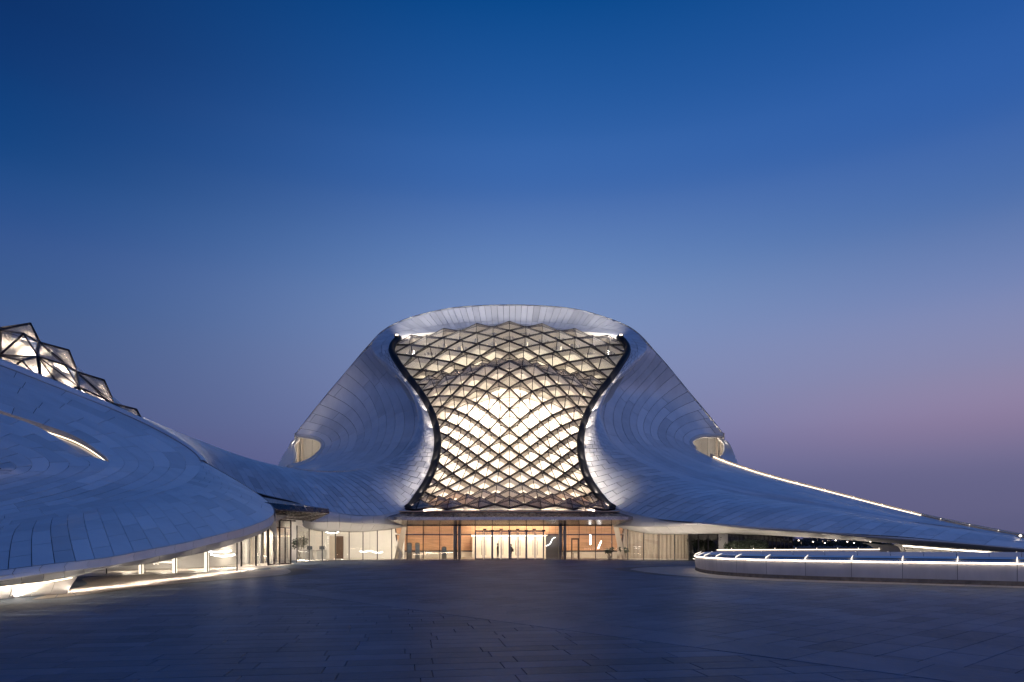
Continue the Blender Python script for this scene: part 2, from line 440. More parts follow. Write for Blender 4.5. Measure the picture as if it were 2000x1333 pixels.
# ================================================================== OPERA HOUSE
opera = thing('opera_house', (0, 80, 0), 'white sculpted theatre with hourglass crystal glass front and long tapering roof wing', 'theatre')
LI = [(995, 640, 106.4, 0), (900, 645, 104, .07), (830, 651, 100.3, .13), (790, 656, 97.4, .165), (772, 664, 95.2, .185), (762, 680, 93.5, .205), (768, 700, 91.3, .23),
      (790, 732, 89, .27), (820, 772, 86.5, .32), (842, 815, 83.8, .37), (851, 860, 81.2, .42), (845, 905, 79, .47), (828, 945, 77.3, .515), (808, 975, 76, .55),
      (795, 991, 75, .575), (770, 1001, 72.8, .605), (730, 1008, 70.6, .645), (700, 1007, 69.5, .67), (646, 1000, 67.5, .72), (604, 990, 66.5, .755), (569, 979, 68, .79), (470, 949, 74, .87), (422, 919, 79, .91), (300, 868, 88, 1)]
LO = [(995, 597, 109, 0), (928, 599, 108.2, .05), (877, 604, 107, .088), (821, 616, 104.8, .13), (775, 632, 102, .165), (745, 650, 99.4, .195), (727, 670, 97.2, .222), (733, 694, 94.8, .25), (757, 720, 92.3, .28),
      (790, 751, 89.4, .325), (808, 781, 86.6, .36), (816, 810, 84.6, .395), (811, 850, 82, .45), (790, 881, 80, .5), (765, 901, 79, .54), (724, 914, 78, .6),
      (640, 923, 77.5, .69), (545, 910, 80, .78), (440, 880, 85.5, .88), (350, 845, 91, .94), (280, 815, 96, 1)]
RI = [(1090, 645, 104, .07), (1160, 650, 100.3, .13), (1198, 655, 97.4, .165), (1217, 663, 95.2, .185), (1229, 681, 93.5, .205), (1222, 702, 91.3, .23),
      (1200, 735, 89, .27), (1170, 775, 86.5, .32), (1148, 817, 83.8, .37), (1138, 860, 81.2, .42), (1142, 905, 79, .47), (1158, 945, 77.3, .515), (1180, 975, 76, .55),
      (1197, 991, 75, .575), (1222, 1000, 72.5, .60), (1250, 1007, 70.5, .63), (1286, 1014, 69, .66), (1370, 1021, 66.5, .72), (1450, 1027, 66.5, .77), (1540, 1033, 68, .82), (1650, 1042, 70, .875), (1767, 1049, 72.5, .925), (1884, 1060, 75, .965), (2080, 1078, 79, 1)]
RO = [(1062, 599, 108.2, .05), (1118, 604.5, 107, .088), (1166, 616, 104.8, .13), (1215, 633.5, 102, .165), (1243, 650, 99.4, .195), (1262, 670, 97.2, .222), (1257, 694, 94.8, .25), (1230, 725, 92, .285),
      (1203, 746, 89.6, .325), (1186, 769, 87.2, .355), (1176, 792, 85.4, .38), (1175, 822, 83.6, .415), (1184, 850, 82, .455), (1204, 876, 80.3, .5), (1245, 900, 78.4, .55),
      (1318, 931, 76.3, .62), (1402, 956, 75, .69), (1500, 975, 75, .755), (1650, 999, 76.5, .85), (1728, 1014, 77.5, .9), (1845, 1029, 79, .945), (1923, 1040, 79.6, .97), (2080, 1066, 80, 1)]
def both(a, b):
    return rail([(x, y, d, .5 - .5 * t) for x, y, d, t in a[::-1]] + [(x, y, d, .5 + .5 * t) for x, y, d, t in b])
r_in, r_out = both(LI, RI), both(LO, RO)
sym = lambda ks: [(.5 - .5 * k[0], -k[1], k[2], k[3]) for k in ks[::-1]] + [(.5 + .5 * k[0], k[1], k[2], k[3]) for k in ks[1:]]
OFF = sym([(0, 0, 1.1, -.4), (.13, 0, .8, -.3), (.22, 0, -.2, 0), (.3, .2, -.7, .1), (.45, .2, -.9, .2), (.6, 0, -.6, .6), (.75, 0, -.3, .5), (1, 0, -.2, .3)])
ribbon = Loft([r_in, mid(r_in, r_out, OFF), r_out])
def tucked(r, a, b, keys, side_):
    t = np.linspace(0, 1, 60); P = r(a + (b - a) * t); d = np.interp(t, *zip(*keys))
    c_ = np.array([0, 0, H]); P = c_ + (P - c_) * (1 + d)[:, None]; P[:, 0] += side_ * d * 12
    return Spl(P, t)
bowl_l = Loft([tucked(r_out, .5 - .5 * .222, .5 - .5 * .60, [(0, 0), (.12, .03), (.35, .075), (.6, .085), (.8, .06), (1, .01)], 1),
    rail([(690, 711, 100.5), (722, 743, 100), (748, 790, 97.5), (755, 830, 93.5), (745, 868, 88.5), (720, 896, 83), (670, 920.5, 78.8)]),
    rail([(624, 790, 102), (660, 805, 101.5), (690, 830, 98.5), (697, 858, 94), (682, 884, 89), (650, 905, 84), (612, 919, 79.4)]),
    rail([(577, 850.5, 101.5), (605, 854, 102), (625, 861, 100), (631, 870, 97.5), (625, 883, 94), (605, 900, 88.5), (564, 912.5, 81)])])
bowl_r = Loft([tucked(r_out, .5 + .5 * .222, .5 + .5 * .985, [(0, 0), (.06, .03), (.18, .075), (.32, .085), (.45, .05), (.6, .02), (1, 0)], -1),
    rail([(1305, 717, 100.5), (1265, 758, 99.5), (1237, 795, 96.5), (1230, 830, 92.5), (1247, 865, 88), (1300, 903, 83), (1400, 938, 79.5), (1500, 960, 78), (1650, 990, 78.5), (1845, 1025.5, 79.6), (1985, 1048.5, 80)]),
    rail([(1358, 782, 102), (1320, 800, 101), (1292, 825, 98), (1285, 850, 94.5), (1302, 873, 91), (1350, 900, 87), (1440, 929, 83), (1520, 950, 81.5), (1670, 987, 80.5), (1845, 1022, 80.4), (1985, 1047, 80.4)]),
    rail([(1413, 850.5, 101.5), (1390, 851, 102), (1365, 853, 100.5), (1351, 862, 99), (1352, 871, 97), (1362, 880, 95), (1385, 892, 92.5), (1440, 912, 89.5), (1500, 931, 87), (1600, 957, 84.5), (1700, 983, 82.8), (1800, 1008, 81.6), (1845, 1019, 81.2), (1985, 1045.5, 80.8)])])
SIL = [(577, 850, 101.5), (622, 792, 102), (663, 743, 101.5), (690, 711, 100.5), (710, 687, 99), (727, 668, 97.2), (745, 649.5, 99.4), (775, 631.5, 102), (821, 615.5, 104.8), (877, 603.5, 107), (928, 598.5, 108.2), (995, 596.5, 109),
       (1062, 598.5, 108.2), (1118, 604, 107), (1166, 615.5, 104.8), (1215, 633, 102), (1243, 649.5, 99.4), (1262, 668, 97.2), (1281, 690, 99), (1305, 717, 100.5), (1345, 766, 101.7), (1383, 811, 102), (1413, 850, 101.5)]
def pulled(k, dy):
    return rail([(995 + (x - 995) * (1 - k), 900 + (y - 900) * (1 - k), d + dy) for x, y, d in SIL], np.linspace(0, 1, len(SIL)))
back = Loft([pulled(0, .05), pulled(.015, 5), pulled(.10, 22), pulled(.35, 45)])
for L, a_, b_ in ((bowl_l, .5 - .5 * .222, .5 - .5 * .60), (bowl_r, .5 + .5 * .222, .5 + .5 * .985)):
    e0, e1 = sub(r_out, a_, b_)(np.linspace(0, 1, 120)), L.r[0](np.linspace(0, 1, 120))
    MB().grid(np.stack([e0 + [0, .04, -.02], e0 * .5 + e1 * .5 + [0, 0, -.25], e1 + [0, .1, -.05]], 1)).build('lip_return', M['clad'], opera, smooth=True)
for L, nm, nu in ((ribbon, 'roof_shell', 260), (bowl_l, 'roof_shell', 90), (bowl_r, 'roof_shell', 130), (back, 'rear_roof', 120)):
    backing(L, nm, opera, nu, 20, .11)
cl = Cladding()
slant = lambda a: .035 * np.sin(2 * math.pi * (np.asarray(a) - .5))
cl.field(ribbon, 40, 5, shear=slant, gap=.05, depth=.1, nv=4, u=(0, .255), jitter=.06)
cl.field(ribbon, 28, 5, shear=slant, gap=.05, depth=.1, nv=4, u=(.255, .385), jitter=.06)
cl.field(ribbon, 56, 2, shear=slant, gap=.05, depth=.1, nv=4, stagger=0, u=(.385, .615))
cl.field(ribbon, 28, 5, shear=slant, gap=.05, depth=.1, nv=4, u=(.615, .745), jitter=.06)
cl.field(ribbon, 42, 3, shear=slant, gap=.05, depth=.1, nv=4, u=(.745, 1), jitter=.08)
cl.rows(bowl_l, 12, 4, nu=9, gap=.05, depth=.1)
cl.rows(bowl_r, 12, 6, nu=9, gap=.05, depth=.1)
cl.rows(back, 6, 30)
cl.emit(opera)

# fascia and soffit under the roof edge
FB_L = rail([(795, 1027, 73.4, .0), (776, 1026, 72.7, .06), (730, 1024, 70.9, .2), (690, 1022, 69.2, .32), (646, 1020, 67.6, .45), (604, 1019, 66.4, .57), (569, 1010, 68, .68), (500, 985, 73, .85), (422, 945, 79.5, 1)])
FT_L = rail([(795, 993, 75, 0), (770, 1001, 72.8, .08), (730, 1008, 70.6, .2), (690, 1006.5, 69.2, .32), (646, 1000, 67.5, .45), (604, 990, 66.5, .57), (569, 979, 68, .68), (500, 959, 72.2, .85), (422, 919, 79, 1)])
FB_R = rail([(1197, 1027, 73.4, .0), (1216, 1027, 72.6, .04), (1250, 1028.5, 70.8, .11), (1320, 1028, 68.2, .21), (1370, 1026.5, 66.8, .28), (1410, 1029, 66.5, .33), (1500, 1036, 67.4, .44), (1600, 1042.5, 69.3, .55), (1700, 1051, 71.4, .66), (1884, 1064, 75, .83), (2080, 1083, 79, 1)])
FT_R = rail([(1197, 993, 75, 0), (1222, 1000, 72.5, .05), (1250, 1007, 70.5, .11), (1318, 1017.3, 68, .21), (1370, 1021, 66.5, .28), (1410, 1024, 66.3, .33), (1500, 1030.2, 67.2, .44), (1600, 1038, 69, .55), (1700, 1045, 71.2, .66), (1884, 1060, 75, .83), (2080, 1078, 79, 1)])
def band(r0, r1, n, name, parent, m, bulge=(0, -.15, 0), nu=4, gap=.03, back_m=None, shear=0.):
    L = Loft([r0, mid(r0, r1, [(0,) + tuple(bulge), (1,) + tuple(bulge)]), r1], eye=(0, 0, H))
    backing(L, name + '_backing', parent, 80, 6, .11, back_m or M['joint'])
    c = Cladding(); c.field(L, n, 1, stagger=0, nu=nu + 1, gap=gap, depth=.1, shear=shear); c.emit(parent, name, m)
    return L
band(sub(FT_L, 0, .6), sub(FB_L, 0, .6), 9, 'fascia_panel', opera, M['fascia'])
backing(Loft([sub(FT_L, .55, 1), sub(FB_L, .55, 1)]), 'shadow_gap', opera, 30, 4, 0, M['black'])
band(FT_R, FB_R, 26, 'fascia_panel', opera, M['fascia'])
GH_L = rail([(795, 1027.5, 73.6, 0), (765, 1034.5, 73.4, .08), (737, 1037.5, 72.8, .17), (709, 1039.5, 72.2, .27), (682, 1040, 71.4, .36), (655, 1039.5, 70, .45), (629, 1039, 68.4, .52), (604, 1034, 67.4, .58), (580, 1024, 69, .68), (500, 1005, 75, .85), (422, 960, 81, 1)])
GH_R = rail([(1197, 1027.5, 73.6, 0), (1226, 1035, 73.4, .06), (1257, 1042, 72.6, .12), (1287, 1044.5, 71.6, .17), (1317, 1045, 70.4, .21), (1345, 1044, 69.2, .25), (1402, 1043, 72.5, .33), (1450, 1044, 74.5, .38), (1548, 1048.5, 75.5, .5), (1650, 1055, 75, .61), (1745, 1061.5, 75, .70), (1850, 1069.5, 76.5, .8), (1900, 1073.5, 77.3, .845), (1975, 1080, 78.6, .91), (2080, 1089, 80.5, 1)])
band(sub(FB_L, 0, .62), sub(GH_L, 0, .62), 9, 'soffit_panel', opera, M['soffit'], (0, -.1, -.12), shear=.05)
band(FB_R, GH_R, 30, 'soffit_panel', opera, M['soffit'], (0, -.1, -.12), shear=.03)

# recessed floor washes that light the soffits
for px, Y, e in ((1235, 71.6, 40), (1270, 70.2, 45), (1310, 68.8, 45), (1350, 67.8, 45), (1390, 68.5, 50), (1430, 70.5, 50), (1475, 72, 50), (1520, 73.5, 50), (1570, 75, 45), (1625, 75.5, 45), (1680, 76, 40), (770, 72, 30), (735, 71.2, 35), (700, 70.3, 35), (660, 68.6, 35), (625, 67, 35)):
    p = np.array([(px - 1000) * Y / F, Y, .08]); lamp('AREA', p, e, CREAM, 'soffit_lamp', shape='RECTANGLE', size=1.8, size_y=.15, aim=p + np.array([0, -.1, 1]))
# ---- black edge frame of the crystal front
for s0, s1, nm in ((.5 - .5 * .58, .5 - .5 * .18, 'edge_frame'), (.5 + .5 * .18, .5 + .5 * .58, 'edge_frame')):
    P = r_in(np.linspace(s0, s1, 70)); P = P + [0, -.05, 0]
    P[:, 0] += -np.sign(P[:, 0]) * .25
    MB().tube(P, .45, 10).build(nm, M['black'], opera, smooth=True)

# ---- crystal glass front
CY = [993, 976.5, 957, 932, 903.5, 872.5, 838, 799, 758, 728, 706]
EY = [998, 989, 970, 945, 914, 883, 855, 829, 805, 787, 772, 759, 746, 733, 704, 682, 667]
cp = [W(995, CY[0], 76.0)]
for y in CY[1:]:
    p = cp[-1]; Ys = np.linspace(p[1] + .05, p[1] + 2.9, 400)
    Z = H + (HZ - y) * Ys / F
    d = np.hypot(Ys - p[1], Z - p[2]); k = int(np.argmin(abs(d - 2.75)))
    cp.append(W(995, y, Ys[k]))
y10 = cp[-1][1]; z10 = cp[-1][2]
cp += [np.array([-.4, y10 + 1.8, z10 - .6]), np.array([-.4, y10 + 3.6, z10 - .4])]
for y, dY in ((690, 5.2), (667, 6.8), (646, 8.4), (631, 9.8)): cp.append(W(995, y, y10 + dY))
jj = np.arange(17.)
Cc = Spl(cp, jj)
def edge_pts(keys, sgn):
    k = [q for q in keys if .17 < q[3] < .62]
    ys, xs, ds = np.array([q[1] for q in k]), np.array([q[0] for q in k]), np.array([q[2] for q in k])
    o = np.argsort(ys); out = []
    for y in EY:
        out.append(((np.interp(y, ys[o], xs[o]) + sgn * 4), y, np.interp(y, ys[o], ds[o]) + .3))
    return Spl(out, jj)
EL, ER = edge_pts(LI, 1), edge_pts(RI, -1)
def Sg(u, j):
    e = EL(np.array(j)) if u < 0 else ER(np.array(j))
    E = W(*e); C = Cc(np.array(j)); a = abs(u); w = 1 - a ** 1.5
    P = E * (1 - w) + C * w
    px = 995 + (e[0] - 995) * a
    P[0] = (px - 1000) * P[1] / F
    return P
def Ng(u, j):
    e = .02
    du = Sg(min(u + e, 1), j) - Sg(max(u - e, -1), j); dj = Sg(u, min(j + .2, 16)) - Sg(u, max(j - .2, 0))
    n = np.cross(du, dj); n /= np.linalg.norm(n)
    return n
NI = 14
node = {}
for i in range(NI + 1):
    for k in range(33):
        u = (i - 7) / 7; node[i, k] = (Sg(u, k / 2), Ng(u, k / 2))
lat, inner = MB(), MB()
ev = set()
for i in range(NI + 1):
    for k in range(33):
        if (i + k) % 2 == 0: continue
        for di in (-1, 1):
            q = (i + di, k + 1)
            if q in node: ev.add(((i, k), q))
for a, b in sorted(ev):
    (pa, na), (pb, nb) = node[a], node[b]; n = na + nb
    lat.bar(pa, pb, .14, .22, n)
    inner.bar(pa - na * .46, pb - nb * .46, .07, .7, n)
lat.build('steel_lattice', M['steel'], opera)
inner.build('lattice_fin', M['innersteel'], opera)
def pyramid(base, n, h, parent, glass, bw=.055, frame=None):
    c = np.mean(base, axis=0) + n * h
    m = MB()
    for i_, p in enumerate(base): m.bar(p, c, bw * (1.5 if i_ % 2 == 0 else .9), bw * 1.5, n)
    g = m.build('glass_pyramid', frame or M['steel'], parent)
    k = len(base)
    for a in range(k):
        p, q = base[a], base[(a + 1) % k]
        s = (p + q + c) / 3
        tri = np.array([s + (x - s) * .985 for x in (p, q, c)])
        fn = np.cross(tri[1] - tri[0], tri[2] - tri[0]); fn /= np.linalg.norm(fn) + 1e-9
        MB().add(np.concatenate([tri, tri - fn * .03]), [(0, 1, 2), (5, 4, 3), (0, 3, 4, 1), (1, 4, 5, 2), (2, 5, 3, 0)]).build('pane', glass, g)
for i in range(NI + 1):
    for k in range(33):
        if (i + k) % 2: continue
        nb = [(i, k - 1), (i + 1, k), (i, k + 1), (i - 1, k)]
        nb = [q for q in nb if q in node]
        if len(nb) == 4:
            pyramid([node[q][0] for q in nb], node[i, k][1], .95, opera, G1)
        elif len(nb) == 3:
            tri = np.array([node[q][0] for q in nb])
            MB().add(tri, [(0, 1, 2)]).build('edge_pane', G1, opera)
# lining behind the crystal, lit from the cavity
LU = np.linspace(-1, 1, 41); LJ = np.linspace(0, 16, 49)
P = np.array([[Sg(u, j) - Ng(u, j) * (3.8 * min(1, 1.65 - abs(u)) * min(1, .22 + j / 4.5)) for j in LJ] for u in LU])
MB().grid(P).build('inner_lining', M['white'], opera, smooth=True)
for j, e, us in [(1.7, 150, (-.6, -.2, .2, .6)), (3, 200, (-.6, -.2, .2, .6)), (4.2, 240, (-.6, -.2, .2, .6)), (5.4, 400, (-.6, -.2, .2, .6)), (6.8, 520, (-.62, -.2, .2, .62)), (8.2, 480, (-.55, -.18, .18, .55)), (9.3, 300, (-.4, 0, .4)),
                 (12.6, 150, (-.7, -.35, .35, .7)), (13.8, 190, (-.65, -.25, .25, .65)), (15, 170, (-.5, -.17, .17, .5))]:
    for u in us:
        n_ = Ng(u, j); p = Sg(u, j) - n_ * (1.25 if j > 3.5 else .95)
        lamp('AREA', p, e, CREAM if j < 11 else (1, .90, .68), 'crystal_lamp', shape='SQUARE', size=2.2, aim=p - n_)
# ring soffit and trusses behind the crest
RS0 = sub(r_in, .5 - .5 * .185, .5 + .5 * .185)
t = np.linspace(0, 1, 60); q = RS0(t)
MB().grid(np.stack([q + [0, -.02, 0], q + [0, .3, -.45]], 1)).build('ring_edge', M['white'], opera, smooth=True)
q2 = q * [1, 1, 1] + [0, 5, -5.5]
MB().grid(np.stack([q + [0, 2.5, -.2], q2], 1)).build('ring_lining', M['white'], opera, smooth=True)
tr = MB()
for k in range(2, 58, 2):
    a, b, c = q[k] + [0, .6, -.5], q[k + 1] + [0, 1.2, -4.5], q[min(k + 2, 59)] + [0, .6, -.5]
    tr.bar(a, b, .16, .16, (0, 1, .1)); tr.bar(b, c, .16, .16, (0, 1, .1))
tr.build('ring_truss', M['inox'], opera)
# flood lamps on the frame's upper corners and behind the crest
for px, sg in ((775, 1), (1213, -1)):
    p = W(px, 659, 94.2) + np.array([0, -.3, .1])
    fl = MB().box(p, (.5, .4, .35)); fl.box(p + [0, -.22, .02], (.36, .06, .22)); 
    b_ = fl.build('flood_lamp', M['black'], opera)
    MB().lathe([(.001, 0), (.22, .02), (.2, .14), (.001, .17)], p + [sg * .1, -.32, -.05]).build('lens', M['led'], b_)
    lamp('SPOT', p + np.array([sg * .6, -.7, .9]), 6500, COOL, 'flood_light', spot_size=math.radians(110), spot_blend=1, shadow_soft_size=.3, aim=W(995 - sg * 80, 622, 106))


# unseen area lamps added before the frame, for crystal glow on the lip
for sg, e in ((-1, 34), (1, 62)):
    for tk in np.linspace(.27, .56, 9):
        p = r_in(np.array(.5 + sg * .5 * tk)); q_ = ribbon(np.array(.5 + sg * .5 * tk), np.array(.45)); d_ = r_in(np.array(.5 + sg * .5 * (tk + .01))) - p
        p = p + np.array([-sg * .5, -1.3, .2]); w_ = 1.0 if tk > .34 else .3
        L_o = lamp('AREA', p, e * w_, CREAM, 'lip_fill', shape='RECTANGLE', size=.3, size_y=2.6, aim=q_)
# ---- side terraces: openings in the roof flanks
def terrace(sgn, X, wall, floor_, outer0, outer1, lp, e):
    Lw = Loft([rail([X(*p) for p in wall]), rail([X(p[0], p[1] + 70 if i == 0 else p[1] + 62, p[2]) for i, p in enumerate(wall)])])
    c = Cladding(); c.field(Lw, 10, 1, stagger=0, gap=.05); backing(Lw, 'terrace_wall_backing', opera, 30, 4, .05); c.emit(opera, 'terrace_wall_panel', M['white'])
    Lo = Loft([rail([X(*p) for p in outer0]), rail([X(*p) for p in outer1])])
    P = Lo(*np.meshgrid(np.linspace(0, 1, 24), np.linspace(0, 1, 8), indexing='ij')); n = Lo.normal(*np.meshgrid(np.linspace(0, 1, 24), np.linspace(0, 1, 8), indexing='ij'))
    m = MB().grid(P, Lo.sign < 0); m.grid(P - n * .35, Lo.sign > 0)
    m.build('terrace_parapet', M['clad'], opera, smooth=True)
    MB().tube(rail([X(*p) for p in outer1])(np.linspace(0, 1, 24)), .22, 8).build('terrace_rim', M['white'], opera, smooth=True)
    MB().grid(Loft([rail([X(*p) for p in floor_[0]]), rail([X(*p) for p in floor_[1]])])(*np.meshgrid(np.linspace(0, 1, 8), np.linspace(0, 1, 4), indexing='ij'))).build('terrace_floor', M['beige'], opera)
    for p in lp: lamp('POINT', W(*X(*p)), e, CREAM, 'terrace_lamp', shadow_soft_size=.2)
for L in (bowl_l, bowl_r):
    e_ = L.r[3](np.linspace(0, 1 if L is bowl_l else .20, 60)); MB().tube(e_ + [0, .15, 0], .34, 10).build('opening_rim', M['white'], opera, smooth=True)
for pts in (((582, 107.5), (590, 109)), ((1408, 107.5), (1400, 109))):
    for px, d in pts: MB().bar(W(px, 915, d), W(px, 846, d), .22, .5, (0, -1, 0)).build('terrace_slat', M['beige'], opera)
XL = lambda x, y, d: (x, y, d)
terrace(1, XL, [(576, 846, 106), (586, 846, 110), (608, 846, 112), (628, 846, 111), (640, 850, 107)],
        [[(560, 913, 98), (590, 914, 98), (640, 914, 98)], [(575, 905, 108), (600, 905, 109), (640, 905, 108)]],
        [(578, 856, 103.5), (564, 874, 101), (552, 892, 99.5), (542, 912, 98)],
        [(584, 858, 104), (574, 870, 102.5), (576, 886, 101), (567, 917, 97)], [(612, 860, 105.5), (604, 884, 104)], 190)
terrace(-1, XL, [(1414, 846, 106), (1406, 846, 110), (1386, 846, 112), (1364, 846, 111), (1345, 850, 107)],
        [[(1430, 902, 98), (1400, 897, 98), (1350, 897, 98)], [(1430, 900, 108), (1400, 897, 109), (1350, 897, 108)]],
        [(1410, 856, 103.5), (1422, 868, 102), (1433, 885, 101), (1442, 908, 100)],
        [(1404, 857, 104), (1415, 868, 102.8), (1416, 880, 102), (1407, 895, 100)], [(1370, 859, 105.5), (1386, 874, 104)], 240)
# lit parapet along the right flank of the roof
RL = rail([(1389, 890, 92.4), (1410, 899, 91), (1440, 910, 89.6), (1500, 929, 87.1), (1600, 955.5, 84.6), (1700, 981.5, 82.9), (1800, 1006.5, 81.7), (1900, 1028, 81.1), (2000, 1047, 80.6), (2080, 1061, 80)])
q = RL(np.linspace(0, 1, 120))
pm = MB().grid(np.stack([q + [0, .25, -.3], q + [0, .25, .28], q + [0, .45, .30], q + [0, .45, -.3]], 1)); pm.build('roof_parapet', M['beige'], opera, smooth=False)
MB().tube(RL(np.linspace(.01, .62, 90)) + [0, .08, -.02], .05, 6).build('parapet_light_strip', M['led'], opera, smooth=True)
MB().tube(RL(np.linspace(.62, 1, 50)) + [0, .12, .12], .05, 6).build('parapet_handrail', M['fascia'], opera, smooth=True)
for k, tt in enumerate(np.linspace(.05, .985, 13)):
    MB().lathe([(.001, -.05), (.05, -.03), (.06, 0), (.05, .03), (.001, .05)], RL(np.array(tt)) + [0, .1, .1], 8).build('parapet_lamp', M['ledsoft'], opera, smooth=True)

# ---- main canopy
fx = np.array([756, 775, 850, 995, 1140, 1215, 1236])
def crow(xs, ys, ds): return Spl([W(x, y, d) for x, y, d in zip(xs, ys, ds)], np.linspace(0, 1, len(xs)))
c_top_b = crow([776, 800, 860, 995, 1130, 1190, 1210], [999, 998, 997.5, 997, 997.5, 998, 999], [75.2] * 7)
c_top_f = crow(fx, [1010.5, 1010.3, 1010, 1009.7, 1009.6, 1009.5, 1009.5], [71.2, 70.4, 70, 69.8, 70, 70.4, 71.2])
c_bot_f = crow(fx, [1016, 1016.2, 1016.2, 1016, 1015.8, 1015.5, 1015.5], [71.2, 70.4, 70, 69.8, 70, 70.4, 71.2])
c_bot_b = crow([785, 800, 860, 995, 1130, 1190, 1205], [1026.5] * 7, [73.0] * 7)
def canopy_strip(a, b, n, name, parent, m, **kw):
    L = Loft([a, b]); c = Cladding(); c.field(L, n, 1, stagger=0, nu=3, nv=2, gap=.02, depth=.06, **kw)
    backing(L, name + '_backing', parent, 40, 3, .04); c.emit(parent, name, m)
canopy_strip(c_top_b, c_top_f, 18, 'canopy_roof_panel', opera, M['bronze'])
canopy_strip(c_top_f, c_bot_f, 12, 'canopy_edge_panel', opera, M['inox'])
canopy_strip(c_bot_f, c_bot_b, 14, 'canopy_soffit_panel', opera, M['inox'])
zc = 3.69
# ---- glazing path of the whole ground floor
GP = [(580, 62.5, 1028), (604, 66.2, 1034), (629.5, 68, 1039), (655, 69.6, 1039.5), (682, 71, 1040), (709, 71.8, 1040), (737, 72.3, 1037.5), (765, 72.8, 1034), (795, 73, 1026.5),
      (826.5, 73, 1026.5), (859, 73, 1026.5), (892, 73, 1026.5), (928, 73, 1026.5), (961.5, 73, 1026.5), (995, 73, 1026.5), (1028, 73, 1026.5), (1062, 73, 1026.5), (1098, 73, 1026.5), (1131, 73, 1026.5), (1163, 73, 1026.5), (1195, 73, 1026.5),
      (1226, 72.9, 1035), (1257, 72, 1042), (1287, 71, 1044.5), (1317.5, 69.8, 1045), (1345, 68.7, 1044)]
def gpt(px, Y): return np.array([(px - 1000) * Y / F, Y, 0.])
def ztop(Y, py): return H + (HZ - py) * Y / F
def post(p, h, parent, w=.10, d=.16, name='mullion', m=None):
    return MB().box((p[0], p[1], h / 2), (w, d, h)).build(name, m or M['steel'], parent)
def pane(p, q, h0, h1, parent, m=None, z0=.03):
    t = (q - p) / np.linalg.norm(q - p); n = np.array([t[1], -t[0], 0]) * .015
    a, b = p + t * .05, q - t * .05
    v = [a + [0, 0, z0], b + [0, 0, z0], b + [0, 0, h1], a + [0, 0, h0]]
    return MB().add([x + n for x in v] + [x - n for x in v], [(0, 1, 2, 3), (7, 6, 5, 4), (0, 4, 5, 1), (1, 5, 6, 2), (2, 6, 7, 3), (3, 7, 4, 0)]).build('window_pane', m or G2, parent)
for k, (px, Y, hy) in enumerate(GP):
    p = gpt(px, Y); h = ztop(Y, hy) + .05
    post(p, h, opera, .07 if not 8 <= k <= 20 else .075, .12)
    if k < len(GP) - 1:
        q = gpt(*GP[k + 1][:2]); h1 = ztop(GP[k + 1][1], GP[k + 1][2]) + .05
        if not 12 <= k <= 15: pane(p, q, h, h1, opera)
        mb = MB().bar(p + [0, 0, .03], q + [0, 0, .03], .08, .06, (0, 0, 1)); mb.build('bottom_rail', M['inox'], opera)
MB().bar(gpt(795, 73) + [0, 0, zc], gpt(1195, 73) + [0, 0, zc], .16, .12, (0, 0, 1)).build('head_rail', M['steel'], opera)
# doors: four bays of double doors below glass transoms
zt = ztop(73, 1037.2)
for k in range(12, 16):
    p, q = gpt(*GP[k][:2]), gpt(*GP[k + 1][:2])
    MB().bar(p + [0, 0, zt], q + [0, 0, zt], .10, .10, (0, 0, 1)).build('transom', M['bronze'], opera)
    MB().box((q[0], q[1] - .12, zt), (.34, .12, .2)).build('door_closer', M['bronze'], opera)
    pane(p, q, zc - .05, zc - .05, opera, z0=zt + .06)
    MB().box(((p[0] + q[0]) / 2, 75.5, zt + .2), (.38, .1, .16)).build('exit_sensor', M['bronze'], opera)
    mxp = (p + q) / 2
    for s_, (a, b) in enumerate(((p, mxp), (mxp, q))):
        a, b = a + [.07, 0, 0], b - [.07, 0, 0]
        d = MB()
        for u in (a, b): d.box((u[0], u[1], zt / 2), (.07, .06, zt - .14))
        d.box(((a[0] + b[0]) / 2, a[1], .10), (b[0] - a[0], .06, .12)); d.box(((a[0] + b[0]) / 2, a[1], zt - .1), (b[0] - a[0], .06, .07))
        dr = d.build('door', M['inox'], opera)
        pn = pane(a, b, zt - .14, zt - .14, opera, z0=.16); pn.name = 'door_pane'; pn.parent = dr
        hx = b[0] - .16 if s_ == 0 else a[0] + .16
        hd = MB().tube([(hx, a[1] - .1, .5), (hx, a[1] - .1, 2.1)], .025, 8, (0, 1, 0))
        for z in (.6, 2.0): hd.tube([(hx, a[1] - .1, z), (hx, a[1] - .02, z)], .015, 6)
        hd.build('handle', M['inox'], dr)
for px in (888.5, 897.5, 1094, 1103):
    MB().lathe([(.17, 0), (.17, 4.3)], gpt(px, 73.8), 20).build('column', M['steelpaint'], opera, smooth=True)

# ---- lobby interior
MB().box((0, 84, -.02), (56, 21.6, .06)).build('lobby_floor', M['floor'], opera)
MB().box((0, 84, 5.2), (26, 21, .12)).build('lobby_ceiling', M['wood'], opera)
woodL = Loft([crow([780, 850, 930, 995, 1062, 1140, 1210], [1076] * 7, [80, 84, 86.5, 87, 86.5, 84, 80]), crow([775, 850, 930, 995, 1062, 1140, 1215], [1046] * 7, [79, 83, 85.5, 86, 85.5, 83, 79])])
woodU = Loft([crow([775, 850, 930, 995, 1062, 1140, 1215], [1043.5] * 7, [79, 83, 85.5, 86, 85.5, 83, 79]), crow([770, 850, 930, 995, 1062, 1140, 1220], [1005] * 7, [77, 80, 82, 82.5, 82, 80, 77])])
for L in (woodL, woodU):
    c = Cladding(); c.field(L, 26, 1, stagger=0, nv=4, gap=.02, depth=.02); c.emit(opera, 'wood_panel', M['wood']); backing(L, 'wood_wall', opera, 40, 4, .3, M['darkwood'])
